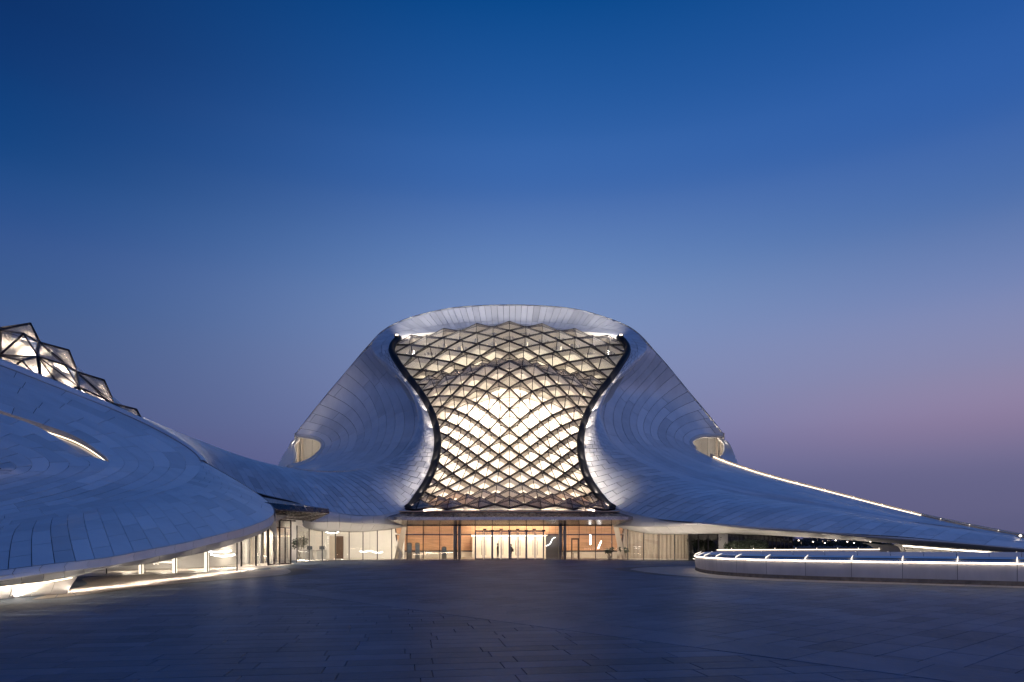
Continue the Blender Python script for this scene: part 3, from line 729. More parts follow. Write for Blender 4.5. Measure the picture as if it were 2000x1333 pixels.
lowL = Loft([crow([780, 850, 930, 995, 1062, 1140, 1210], [1096] * 7, [80, 84, 86.5, 87, 86.5, 84, 80]), crow([780, 850, 930, 995, 1062, 1140, 1210], [1078] * 7, [79.8, 83.8, 86.3, 86.8, 86.3, 83.8, 79.8])])
backing(lowL, 'wall_plinth', opera, 40, 4, 0, M['white'])
MB().box((-.3, 84.6, 1.3), (9.2, .3, 2.6)).build('portal_wall', M['white'], opera)
MB().box((-.3, 84.3, 2.72), (9.4, .5, .14)).build('portal_light', M['bright'], opera)
for sx_, e in ((-1, 1), (1, 1)):                                            # white leaning walls either side of the wood hall
    a = [W(768 if sx_ < 0 else 1224, 1100, 74.5), W(781 if sx_ < 0 else 1213, 1100, 78), W(796 if sx_ < 0 else 1197, 1024, 77), W(786 if sx_ < 0 else 1207, 1024, 73.6)]
    MB().add(a, [(0, 1, 2, 3)]).build('leaning_wall', M['white'], opera)
for x, y, z, e in ((-9, 74.6, 5.0, 430), (-4.5, 74.6, 5.0, 400), (0, 74.6, 5.0, 460), (4.5, 74.6, 5.0, 400), (9, 74.6, 5.0, 430), (-2.5, 81.5, 4.2, 200), (2.5, 81.5, 4.2, 200)):
    lamp('AREA', (x, y, z), e, (1, .80, .58), 'lobby_lamp', size=1.2, aim=(x * 1.05, y + 8, .4))
# left and right lobbies
wl = Loft([crow([470, 540, 600, 660, 720, 790], [1108, 1104, 1098, 1096, 1094, 1093], [62, 68, 75, 79, 80, 79.5]), crow([470, 540, 600, 660, 720, 790], [1000, 1000, 1005, 1015, 1020, 1020], [62, 68, 75, 79, 80, 79.5])])
backing(wl, 'lobby_wall', opera, 50, 6, 0, M['white'])
wr = Loft([crow([1205, 1240, 1280, 1320, 1350, 1400], [1094] * 6, [80, 79, 78, 77, 76, 75]), crow([1205, 1240, 1280, 1320, 1350, 1400], [1020, 1025, 1028, 1030, 1030, 1030], [80, 79, 78, 77, 76, 75])])
U = np.linspace(0, 1, 160); P = np.stack([wr(U, np.full(160, v)) for v in (0, .5, 1)], 1); P[:, :, 1] += (.14 * np.sin(U * 150) + .06 * np.sin(U * 61))[:, None]
MB().grid(P).build('curtain', M['curtain'], opera, smooth=True)
MB().box((W(662, 0, 78.6)[0], 78.6, 1.3), (1.0, .12, 2.6)).build('inner_door', M['darkwood'], opera)
MB().box((W(640, 0, 78.8)[0], 78.3, 1.3), (2.2, .1, 2.6)).build('inner_wall_panel', M['beige'], opera)
for px, Y, z, e in ((600, 69.5, 3.9, 140), (650, 73, 3.6, 170), (700, 74.5, 3.5, 180), (750, 75.5, 3.5, 170)):
    lamp('AREA', (W(px, 0, Y)[0], Y, z), e, CREAM, 'side_lobby_lamp', size=.8, aim=(W(px, 0, Y)[0], Y + 2.5, 0))
for px, Y, z, e in ((1245, 75.2, 3.4, 130), (1290, 73.6, 3.2, 120), (1325, 72.2, 3.1, 60)):
    lamp('AREA', (W(px, 0, Y)[0], Y, z), e, CREAM, 'side_lobby_lamp', size=.8, aim=(W(px, 0, Y)[0], Y + 2.5, 0))
# dark rooms further right under the wing
DP = [(1345, 68.7, 1044), (1364, 70, 1044), (1383, 71.3, 1043.5), (1402, 72.6, 1043)]
for a, b in zip(DP[:-1], DP[1:]):
    p, q = gpt(*a[:2]), gpt(*b[:2]); post(q, ztop(b[1], b[2]) + .05, opera, .08); pane(p, q, ztop(a[1], a[2]) + .05, ztop(b[1], b[2]) + .05, opera, G3)
p = gpt(1411, 73.2); MB().box((p[0], p[1], 1.7), (1.0, .5, 3.4)).build('pier', M['soffit'], opera)
xs = np.linspace(1421, 1548, 17); hs = np.interp(xs, [1421, 1548], [1043.5, 1049]); ds = np.interp(xs, [1421, 1548], [73.6, 77.6])
for k, (x, d, hy) in enumerate(zip(xs, ds, hs)):
    p = gpt(x, d); post(p, ztop(d, hy) + .1, opera, .07)
    if k: pane(gpt(xs[k - 1], ds[k - 1]), p, ztop(ds[k - 1], hs[k - 1]) + .1, ztop(d, hy) + .1, opera, G3)
MB().add([gpt(1345, 80), gpt(1440, 84), gpt(1440, 84) + [0, 0, 4], gpt(1345, 80) + [0, 0, 4]], [(0, 1, 2, 3)]).build('inner_wall', M['grey'], opera)
MB().add([gpt(1440, 84), gpt(1530, 87), gpt(1530, 87) + [0, 0, 4], gpt(1440, 84) + [0, 0, 4]], [(0, 1, 2, 3)]).build('inner_wall', M['grey'], opera)
lamp('POINT', W(1490, 1052, 81), 60, COOL, 'side_room_lamp', shadow_soft_size=.15)
lamp('POINT', W(1440, 1056, 79), 25, COOL, 'side_room_lamp', shadow_soft_size=.15)
# leg of the wing and the lit wall beneath its tip
leg = Loft([rail([(1684, 1061, 79), (1715, 1063, 78.5), (1745, 1065, 78)]), rail([(1706, 1071, 78.7), (1730, 1071, 78.2), (1757, 1072, 77.8)]), rail([(1716, 1093, 78.5), (1740, 1094, 78), (1764, 1094, 77.8)])])
backing(leg, 'wing_leg', opera, 16, 12, 0, M['soffit'])
ul = Loft([rail([(1745, 1062, 79.5), (1850, 1070, 80.5), (2000, 1080, 81.5)]), rail([(1760, 1095, 79.5), (1850, 1094, 80.5), (2000, 1093, 81.5)])])
c = Cladding(); c.field(ul, 14, 1, stagger=0); c.emit(opera, 'underwing_panel', M['white']); backing(ul, 'underwing_wall', opera, 20, 3, .05)
MB().tube([W(1764, 1066.5, 78.4), W(1850, 1073.5, 79.4), W(1960, 1081, 80.4)], .05, 6).build('underwing_light_strip', M['led2'], opera)


# ================================================================== CONCERT HALL (near wing)
hall = thing('concert_hall', (-22, 45, 0), 'low white shell roofed hall with glowing slit and faceted glass dome, nearest the camera', 'theatre')
FTw = rail([(-160, 1130, 15, 0), (0, 1114, 17.5, .13), (122, 1099, 19.5, .22), (214, 1088.5, 22, .3), (304, 1071, 26, .38), (372, 1058, 29.5, .45), (417, 1047, 32.5, .5), (483, 1029.5, 38, .58), (522, 1014, 42.5, .64), (535, 1002, 46.5, .69), (531, 989, 50, .74), (504, 966, 56, .83), (448, 931, 60.5, .93), (396, 902, 62, 1)])
CRw = rail([(-160, 1050, 22, 0), (0, 1029, 26, .15), (123, 1008, 30, .28), (207, 991, 34, .38), (263, 977, 38, .46), (336, 955, 45, .6), (375, 936, 52, .75), (389, 920, 56.5, .88), (393, 902, 61, 1)])
FBw = rail([(-160, 1151, 14.78, 0), (0, 1134, 17.28, .13), (118, 1117, 19.28, .22), (211, 1106, 21.78, .3), (304, 1088, 25.78, .38), (372, 1074, 29.28, .45), (417, 1062, 32.28, .5), (482, 1046, 37.78, .58), (524, 1029, 42.38, .64), (536, 1016, 46.58, .69), (533, 1003, 50.08, .74), (506, 980, 55.98, .83), (450, 945, 60.58, .93), (396, 915, 61.98, 1)])
wing = Loft([FTw, mid(FTw, CRw, [(0, 0, -.1, .15), (.6, 0, -.2, .35), (1, 0, 0, .05)]), CRw])
dA = rail([(-160, 660, 46, 0), (0, 714, 52, .09), (85, 747, 55, .15), (223, 801.5, 60, .26), (332, 854, 62.5, .36), (392, 901, 61, .45), (375, 936, 52, .53), (336, 955, 45, .60), (263, 977, 38, .68), (123, 1008, 30, .82), (0, 1029, 26, .91), (-160, 1050, 22, 1)])
dM = rail([(-160, 700, 43, 0), (0, 757, 47.5, .1), (95, 790, 50.5, .18), (200, 832, 53.5, .28), (265, 870, 54, .38), (300, 902, 52, .46), (283, 930, 46.5, .54), (235, 952, 41.5, .62), (150, 978, 35.5, .74), (60, 996, 31, .86), (0, 1007, 28.5, .92), (-160, 1032, 23.6, 1)])
dC = rail([(-160, 745, 40, 0), (0, 802, 43.5, .11), (97, 833, 46, .22), (158, 858, 46.8, .32), (199, 886, 46.4, .4), (213, 901, 45, .45), (207, 914, 43, .5), (182, 927, 41, .56), (120, 949, 37, .68), (60, 966, 33.5, .8), (0, 980, 30.8, .9), (-160, 1010, 25.2, 1)])
dB = rail([(-160, 748, 39.8, 0), (0, 808, 43, .11), (61, 828, 44.8, .19), (113, 856, 45.2, .27), (142, 876, 45, .33), (174, 891, 44.8, .4), (212, 902, 44.9, .45), (207, 914, 43, .5), (182, 927, 41, .56), (120, 949, 37, .68), (60, 966, 33.5, .8), (0, 980, 30.8, .9), (-160, 1010, 25.2, 1)])
dD = rail([(-160, 830, 36.5, 0), (0, 858, 38.6, .2), (50, 873, 39.4, .3), (88, 893, 39.4, .4), (97, 905, 39, .45), (92, 917, 38.2, .5), (66, 930, 37, .6), (0, 948, 34.4, .78), (-160, 975, 29.5, 1)])
dE = rail([(-160, 895, 34, 0), (-60, 906, 35, .25), (-12, 911, 35.4, .4), (2, 915, 35.4, .45), (-8, 920, 35.2, .52), (-60, 929, 34.4, .7), (-160, 942, 32.6, 1)])
dish1, dish2 = Loft([dA, dM, dC]), Loft([dB, dD, dE])
k = np.linspace(0, 1, 60)
w_back = Loft([Spl(dA(k * .45), k), Spl(dA(k * .45) + [0, 2.5, -.8], k), Spl(dA(k * .45) * [1, 1.15, .3] , k)])
tipb = FTw(.69 + .31 * k); w_tip = Loft([Spl(tipb, k), Spl(tipb + [-.5, 2, -2.2], k)])
for L, nm in ((wing, 'roof_shell'), (dish1, 'roof_shell'), (dish2, 'roof_shell'), (w_back, 'rear_roof'), (w_tip, 'rear_roof')):
    backing(L, nm, hall, 120, 14, .07, M['joint'] if L in (wing, dish1, dish2) else M['clad'])
cw = Cladding()
cw.field(wing, 30, 4, shear=.05, gap=.03, nu=4, jitter=.1)
cw.rows(dish1, 6, 14, nu=7, gap=.04, nv=4); cw.rows(dish2, 6, 8, nu=7, gap=.04, nv=4)
cw.emit(hall)
band(sub(FTw, 0, .84), sub(FBw, 0, .84), 22, 'fascia_panel', hall, M['fascia'], (0, -.12, 0), nu=5, gap=.025)
# glowing slit between the two shells
ks = np.linspace(0, .425, 60)
cC, cB = dC(ks), dB(ks)
lip = MB().grid(np.stack([cC + [0, 0, -.02], cC + [0, .12, -.3], cC + [0, .5, -.5]], 1)); lip.build('slit_lip', M['beige'], hall, smooth=True)
MB().grid(np.stack([cB + [0, 0, -.03], cB + [0, .7, -.35], cC + [0, 1.3, -.6], cC + [0, .9, -.3]], 1)).build('slit_trough', M['white'], hall, smooth=True)
MB().tube(cC[8:] + [0, .42, -.47], .04, 6).build('slit_light_strip', M['led'], hall)
# soffit, white leg and lit ground edge
LSw = rail([(-160, 1163, 15.8, 0), (0, 1146.5, 18.4, .13), (76, 1137.5, 19.8, .19), (154, 1124.5, 22, .25), (208, 1110.5, 24.2, .3), (277, 1103.5, 26.6, .36), (343, 1091, 29.6, .42), (405, 1078, 33.6, .49), (463, 1060.5, 38.4, .565), (500, 1047, 42.4, .61), (524, 1034, 45.2, .65), (533, 1018, 49, .7), (529, 1004, 51.4, .75), (504, 983, 57, .84)])
LSw = Spl(LSw.P, LSw.t / .84)
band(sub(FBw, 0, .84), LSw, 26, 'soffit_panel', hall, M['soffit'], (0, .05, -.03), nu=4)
tq = np.linspace(0, .9, 60); lsp = LSw(tq)
inn = np.stack([np.interp(tq, [0, .3, .36, .5, .68, .9], [-22, -20.5, -23.2, -21.6, -18, -19]), np.interp(tq, [0, .15, .3, .36, .5, .68, .9], [20, 22, 26, 38.9, 40.4, 43.5, 58]), np.maximum(lsp[:, 2] + .04, .55)], 1)
MB().grid(np.stack([lsp, inn], 1)).build('under_roof', M['soffit'], hall)
legL = Loft([rail([(-160, 1153, 19.6, 0), (0, 1145, 21.1, .5), (84, 1137, 22.6, .78), (153, 1125, 24.6, 1)]), rail([(-160, 1166, 19.5, 0), (0, 1158, 21.3, .5), (88, 1150, 22.8, .8), (139, 1145, 23.9, 1)]), rail([(-160, 1182, 19.44, 0), (0, 1171, 21.4, .52), (92, 1163, 23.1, .84), (131, 1160, 23.8, 1)])])
c = Cladding(); c.field(legL, 7, 1, stagger=0, gap=.02, nu=4, nv=6); c.emit(hall, 'leg_panel', M['white']); backing(legL, 'hall_leg', hall, 30, 8, .05, M['white'])
MB().tube([W(-160, 1153.5, 19.0), W(0, 1146.5, 20.5), W(84, 1138.5, 21.9), W(140, 1129, 23.6)], .02, 6).build('leg_light_strip', M['led'], hall)
for a_, b_ in ((-120, -40), (-40, 40), (40, 120)):          # floor wash in front of the white leg
    g0 = G((a_ + b_) / 2, 1174.5 - .085 * ((a_ + b_) / 2)); g0[2] = .06
    lamp('AREA', g0, 42, CREAM, 'leg_lamp', shape='RECTANGLE', size=1.6, size_y=.12, aim=g0 + np.array([-.03, .12, 1]))
for Yc, sy in ((27, 6.4), (34, 7), (41, 6)):
    lamp('AREA', (-15.9 - (Yc - 24) * .075, Yc, .72), 110, CREAM, 'edge_lamp', shape='RECTANGLE', size=.05, size_y=sy, spread=math.radians(115))
for px, py, e in ((150, 1160, 16), (185, 1148, 16), (235, 1139, 18), (280, 1131, 20), (340, 1127, 22), (395, 1122, 24), (440, 1118, 26), (490, 1112, 30)):
    p = G(px, py); p[2] = .06; lamp('AREA', p, e, CREAM, 'soffit_lamp', shape='RECTANGLE', size=.2, size_y=1.5, aim=p + np.array([.1, -.1, 1]))
for px, Y, e in ((-60, 15.2, 5), (30, 16.6, 5), (110, 17.8, 5), (190, 19.8, 5.5), (270, 22.6, 6), (340, 26, 7), (405, 30, 8), (460, 34.5, 9), (505, 39.5, 9)):  # unseen ground lamps added to brighten the fascia and the strip below it
    p = np.array([(px - 1000) * Y / F, Y, .05]); lamp('AREA', p, e, CREAM, 'fascia_fill', shape='RECTANGLE', size=1.6, size_y=.1, aim=p + np.array([-.25, .8, .75]))
# glazing below the wing
WP = [(208, 38.9, 1109), (277, 39.7, 1103), (343, 40.4, 1091), (405, 42.4, 1078), (463, 43.3, 1061)]
for k_, (px, Y, hy) in enumerate(WP):
    p = gpt(px, Y); h = ztop(Y, hy) + .55
    post(p, h, hall, .05, .06)
    if k_ in (1, 2, 3): MB().box((p[0] - .11, p[1] + .12, h / 2), (.12, .3, h)).build('lit_fin', M['ledsoft'], hall)
    if k_ < 4: q = gpt(*WP[k_ + 1][:2]); pane(p, q, h, ztop(WP[k_ + 1][1], WP[k_ + 1][2]) + .55, hall)
VP = [(471.5, 51.8, 1057), (500, 53, 1045), (524, 54.2, 1030)]
for k_, (px, Y, hy) in enumerate(VP):
    p = gpt(px, Y); h = ztop(Y, hy) + .1; post(p, h, hall, .08)
    if k_ < 2: pane(p, gpt(*VP[k_ + 1][:2]), h, ztop(VP[k_ + 1][1], VP[k_ + 1][2]) + .1, hall)
# entrance vestibule under the dark canopy
DV = [(524, 54.2), (535, 55.1), (546, 56), (557, 57), (568, 58)]
zv, zd = ztop(56, 1016), ztop(56, 1031)
for k_, a in enumerate(DV):
    p = gpt(*a)
    if k_ % 2 == 0: post(p, zv, hall, .09)
    if k_ < 4:
        q = gpt(*DV[k_ + 1])
        pane(p, q, zv, zv, hall, z0=zd + .05)
        t_ = (q - p) / np.linalg.norm(q - p); nrm = np.array([t_[1], -t_[0], 0])
        d = MB().bar(p + [0, 0, .08], q + [0, 0, .08], .06, .1, (0, 0, 1)); d.bar(p + [0, 0, zd], q + [0, 0, zd], .06, .08, (0, 0, 1))
        for x in (p + t_ * .05, q - t_ * .05): d.bar(x + [0, 0, .05], x + [0, 0, zd], .05, .06, nrm)
        dr = d.build('door', M['bronze'], hall)
        pn = pane(p, q, zd - .1, zd - .1, hall, z0=.14); pn.name = 'door_pane'; pn.parent = dr
        h_ = (q - t_ * .14 if k_ % 2 == 0 else p + t_ * .14) + nrm * .1
        MB().tube([h_ + [0, 0, .5], h_ + [0, 0, zd - .35]], .025, 8, (0, 1, 0)).build('handle', M['steel'], dr)
MB().bar(gpt(524, 54.2) + [0, 0, zv], gpt(572, 58.4) + [0, 0, zv], .5, .12, (0, 0, 1)).build('vestibule_head', M['bronze'], hall)
# interior of the hall foyer
MB().add([gpt(150, 36) + [0, 0, .01], gpt(470, 42.8) + [0, 0, .01], gpt(575, 58) + [0, 0, .01], gpt(560, 72) + [0, 0, .01], gpt(200, 60) + [0, 0, .01]], [(0, 1, 2, 3, 4)]).build('foyer_floor', M['floor'], hall)
fw = Loft([crow([180, 260, 340, 420, 470, 530], [1118, 1116, 1114, 1110, 1106, 1101], [45, 46, 48, 52, 58, 66]), crow([180, 260, 340, 420, 470, 530], [1085, 1080, 1065, 1045, 1030, 1005], [45, 46, 48, 52, 58, 66])])
backing(fw, 'foyer_wall', hall, 40, 5, 0, M['white'])
for k_, (px, Y) in enumerate(((482, 56.5), (493, 57.5), (505, 58.5), (516, 60), (530, 61), (545, 62))):
    p = gpt(px, Y); MB().box((p[0], p[1], 1.6), (.16, .5, 3.2)).build('foyer_fin', M['beige'] if k_ % 2 else M['white'], hall)
for px, Y, z, e in ((250, 42.5, .8, 10), (320, 43.5, 1.1, 16), (390, 46, 1.5, 28), (440, 47.5, 1.9, 45), (490, 54.5, 2.6, 60), (545, 60, 3.0, 75)):
    lamp('AREA', (W(px, 0, Y)[0], Y, z), e * 4, CREAM, 'foyer_lamp', size=.6)
# dark metal canopy over that entrance
cn = {k_: W(*v) for k_, v in dict(FLt=(515, 981, 50.5), Tt=(641, 994.5, 57.5), BRt=(614, 990, 66), BLt=(496, 968, 63), FLb=(533, 996, 50.8), Tb=(643, 1003.5, 57.5), BRb=(606, 1020, 64.5), BLb=(520, 1012, 60)).items()}
MB().add([cn['FLt'], cn['Tt'], cn['BRt'], cn['BLt']], [(0, 1, 2, 3)]).build('canopy_roof', M['bronze'], hall)
t5 = np.linspace(0, 1, 6)
for a, b in zip(t5[:-1], t5[1:]):
    g_ = .003
    MB().add([cn['FLt'] * (1 - a - g_) + cn['Tt'] * (a + g_), cn['FLt'] * (1 - b + g_) + cn['Tt'] * (b - g_), cn['FLb'] * (1 - b + g_) + cn['Tb'] * (b - g_), cn['FLb'] * (1 - a - g_) + cn['Tb'] * (a + g_)], [(0, 1, 2, 3)]).build('canopy_edge_panel', M['bronze'], hall)
MB().add([cn['Tt'] + [.02, 0, 0], cn['BRt'] + [.02, 0, 0], cn['BRb'] + [.02, 0, 0], cn['Tb'] + [.02, 0, 0]], [(0, 1, 2, 3)]).build('canopy_edge_panel', M['bronze'], hall)
ts = np.linspace(0, 1, 15)
for k_, (a, b) in enumerate(zip(ts[:-1], ts[1:])):
    b_ = b - .015; dz = [0, 0, .10 * (k_ % 2)]
    f0 = lambda x: cn['FLb'] * (1 - x) + cn['BLb'] * x
    f1 = lambda x: cn['Tb'] * (1 - x) + cn['BRb'] * x
    q = np.array([f0(a), f1(a), f1(b_), f0(b_)]) + dz
    MB().add(np.concatenate([q, q + [0, 0, .06]]), [(0, 1, 2, 3), (7, 6, 5, 4), (0, 4, 5, 1), (1, 5, 6, 2), (2, 6, 7, 3), (3, 7, 4, 0)]).build('soffit_slat', M['bronze'], hall)
lamp('AREA', W(575, 1022, 59.5), 40, CREAM, 'canopy_lamp', size=1.5, aim=W(580, 1000, 60))
# faceted glass dome behind the roof ridge
GN = {}
rows_ = {0: [(-150, 590, 74), (-75, 615, 74.5), (0, 641, 75), (80, 671, 75), (152, 729, 75), (224, 791, 75), (282, 829, 75)],
         1: [(-150, 595, 69), (-75, 620, 69.5), (0, 645, 70), (76, 669, 70), (150, 727, 70), (222, 789, 70), (279, 827, 70)],
         2: [(-150, 650, 65), (-75, 672, 65.5), (0, 694, 66), (74, 697, 66), (153.5, 756, 66), (228, 812, 66), (284, 850, 66)],
         3: [(-150, 700, 62.5), (-75, 716, 63), (0, 738, 63.4), (80, 743, 63.5), (160, 800, 63.5), (232, 850, 63.5), (290, 890, 63.5)]}
apex = {(0, 2): (59.5, 632, 71), (0, 3): (134, 684.5, 71), (0, 4): (203, 743, 71), (0, 5): (266, 800, 71), (1, 2): (46, 652, 66.2), (1, 3): (127, 713, 66.2), (1, 4): (205, 779.5, 66.4), (1, 5): (262, 815, 66.4), (2, 2): (42, 705, 63.2), (2, 3): (125, 765, 63.2), (0, 1): (-20, 606, 71), (1, 1): (-30, 640, 66), (2, 1): (-32, 690, 63)}
gl = MB()
for r in range(4):
    for c_ in range(1, 7):
        a = W(*rows_[r][c_])
        if c_ < 6: gl.bar(a, W(*rows_[r][c_ + 1]), .10, .2, (0, -1, .4))
        if r < 3: gl.bar(a, W(*rows_[r + 1][c_]), .2, .25, (0, -1, .4))
gl.build('dome_lattice', M['steel'], hall)
for (r, c_), ap in apex.items():
    base = [W(*rows_[r + 1][c_]), W(*rows_[r + 1][c_ + 1]), W(*rows_[r][c_ + 1]), W(*rows_[r][c_])]
    A = W(*ap); v = A - np.mean(base, axis=0); h = np.linalg.norm(v)
    pyramid(base, v / h, h, hall, G1, .11)
Pd = np.array([[W(*rows_[r][c_]) + [0, 2.0, .15 if r == 0 else -.15] for r in range(4)] for c_ in range(1, 7)])
MB().grid(Pd).build('dome_lining', M['white'], hall)
for r, c_, e in ((0.5, 1.5, 900), (0.5, 2.5, 1000), (1.5, 2.5, 900), (.5, 3.5, 1000), (1.5, 3.5, 800), (.5, 4.5, 800), (1.5, 4.5, 500), (1.5, 1.5, 800), (.5, 5.5, 400), (2.5, 1.5, 600), (2.5, 2.5, 700), (2.5, 3.5, 600)):
    r0, c0 = int(r), int(c_)
    p = np.mean([W(*rows_[r0][c0]), W(*rows_[r0 + 1][c0]), W(*rows_[r0][c0 + 1]), W(*rows_[r0 + 1][c0 + 1])], axis=0)
    lamp('AREA', p + [0, .2, -.1], e * .5, CREAM, 'dome_lamp', size=1.2, spread=math.radians(80), aim=p + [0, 2.2, -.1])

# ================================================================== CURVED RAMP
ramp_t = thing('curved_ramp', (20, 38, 0), 'low curved ramp wall of pale panels with a glowing light strip under its coping', 'ramp')
OUT = Spl(np.array([(42, 45.6, 0), (34, 46, 0), (26, 46.8, 0), (19.5, 48.2, 0), (15.6, 48.6, 0), (13.1, 47.2, 0), (11.9, 44, 0), (11.4, 40, 0), (12.05, 35.9, 0), (14.3, 32.6, 0), (17.6, 30.1, 0), (20.8, 27.8, 0), (24.5, 25.2, 0), (29, 22, 0)]))
tt = np.linspace(0, 1, 4000); dd = np.concatenate([[0], np.cumsum(np.linalg.norm(np.diff(OUT(tt), axis=0), axis=1))]); LEN = dd[-1]
def on(s_, off=0., z=0.):
    s_ = np.asarray(s_, float); t0 = np.interp(s_, dd, tt); p = OUT(t0); e = 1e-3
    d = OUT(np.clip(t0 + e, 0, 1)) - OUT(np.clip(t0 - e, 0, 1)); d /= np.linalg.norm(d, axis=-1, keepdims=True)
    n = np.stack([-d[..., 1], d[..., 0], 0 * d[..., 0]], -1)
    return p - n * (-off) + np.array([0, 0, 1.]) * z if False else p + n * (-off) * 1.0 + np.array([0, 0, z])
c0 = np.array([24, 38, 0.]); sgn_out = 1 if np.linalg.norm(on(LEN * .6, .5) - c0) > np.linalg.norm(on(LEN * .6) - c0) else -1
def oo(s_, off=0., z=0.): return on(s_, off * sgn_out, z)
ns = int(LEN / 2.0); es = np.linspace(0, LEN, ns + 1)
def strip_piece(a, b, prof, name, m, n=5, tone=None, parent=None):
    ss = np.linspace(a, b, n)
    P = np.stack([oo(ss, o, z) for o, z in prof], 1)
    return MB().grid(P, sgn_out < 0, tone=rng.uniform(.2, .8) if tone is None else tone).build(name, m, parent or ramp_t)
for a, b in zip(es[:-1], es[1:]):
    g_ = .012
    strip_piece(a + g_, b - g_, [(-.04, .2), (0, .2), (.05, .93), (-.02, .93)], 'wall_panel', M['rampwall'])
    strip_piece(a + g_, b - g_, [(.05, .955), (.11, .96), (.12, .99), (-.1, 1.06), (-.55, 1.17), (-.75, 1.18), (-.75, .8)], 'coping_panel', M['clad'])
    lp = oo(a, .02, 1.03); nrm = oo(a, 1, 1.03) - oo(a, 0, 1.03)
    MB().tube([oo(a, .10, .97), oo(a, .05, 1.06), oo(a, -.12, 1.13), oo(a, -.3, 1.2)], [.018, .022, .018, .008], 6, (0, 0, 1)).build('post_lamp', M['ledsoft'], ramp_t)
ss = np.linspace(0, LEN, 260)
MB().grid(np.stack([oo(ss, -.09, .0), oo(ss, -.05, .19), oo(ss, -.05, 1.1)], 1), sgn_out < 0).build('ramp_core', M['grey'], ramp_t)
MB().tube(oo(ss, .085, .93), .02, 6).build('wall_light_strip', M['led2'], ramp_t)
np_ = int(LEN / 1.05); ep = np.linspace(0, LEN, np_ + 1)
for a, b in zip(ep[:-1], ep[1:]):
    if b > LEN * .32: strip_piece(a + .004, b - .004, [(-.05, .19), (.03 + rng.uniform(0, .012), .19), (.035, 0.0)], 'plinth_block', M['plinth'], 3)
ctr = oo(ss, -.75, .8); MB().add(ctr, [tuple(range(len(ctr)))]).build('ramp_deck', M['apron'], ramp_t)
aw = lambda x: np.interp(x / LEN, [.26, .36, .44, .50, .58, .68, .8, 1], [1.2, 2.6, 4.0, 4.3, 3.0, 2.0, 1.5, 1.3])
sa = np.linspace(LEN * .27, LEN, 90)
for a, b in zip(sa[:-1], sa[1:]):
    ss_ = np.linspace(a + .006, b - .006, 3)
    P = np.stack([np.array([oo(x, .03, .012) for x in ss_]), np.array([oo(x, aw(x), .012) for x in ss_]), np.array([oo(x, aw(x) + .01, -.02) for x in ss_])], 1)
    MB().grid(P, sgn_out < 0, tone=rng.uniform(.2, .8)).build('apron_slab', M['apron'], plaza)
P = np.stack([np.array([oo(x, aw(x) + .012, .010) for x in sa]), np.array([oo(x, aw(x) + .25 + .32 * (aw(x) - 1.2), .010) for x in sa])], 1)
MB().grid(P, sgn_out < 0).build('dark_paving_band', M['darkstone'], plaza)
# pale apron before the foyer
ao = Spl([G(*p) for p in ((60, 1172), (150, 1163.5), (250, 1150), (350, 1140), (450, 1131.5), (530, 1125.5), (566, 1119), (560, 1111.5))]); ai = Spl([G(*p) for p in ((100, 1160), (170, 1140), (208, 1125), (277, 1122), (343, 1121), (405, 1118), (463, 1116.5), (520, 1107.5))])
ka = np.linspace(0, 1, 31)
for a, b in zip(ka[:-1], ka[1:]):
    kk = np.linspace(a + .001, b - .001, 3)
    MB().grid(np.stack([ai(kk) * [1, 1, 0] + [0, 0, .008], ao(kk) * [1, 1, 0] + [0, 0, .008]], 1), True, tone=rng.uniform(.2, .8)).build('apron_slab', M['apron'], plaza)
od = ao(ka) * [1, 1, 0]; dn = np.gradient(od, axis=0); dn = np.stack([dn[:, 1], -dn[:, 0], 0 * dn[:, 0]], 1); dn /= np.linalg.norm(dn, axis=1, keepdims=True)
MB().grid(np.stack([od + dn * .02 + [0, 0, .009], od + dn * np.interp(ka, [0, .5, .85, 1], [.25, .5, 1.4, 1.0])[:, None] + [0, 0, .009]], 1), True).build('dark_paving_band', M['darkstone'], plaza)

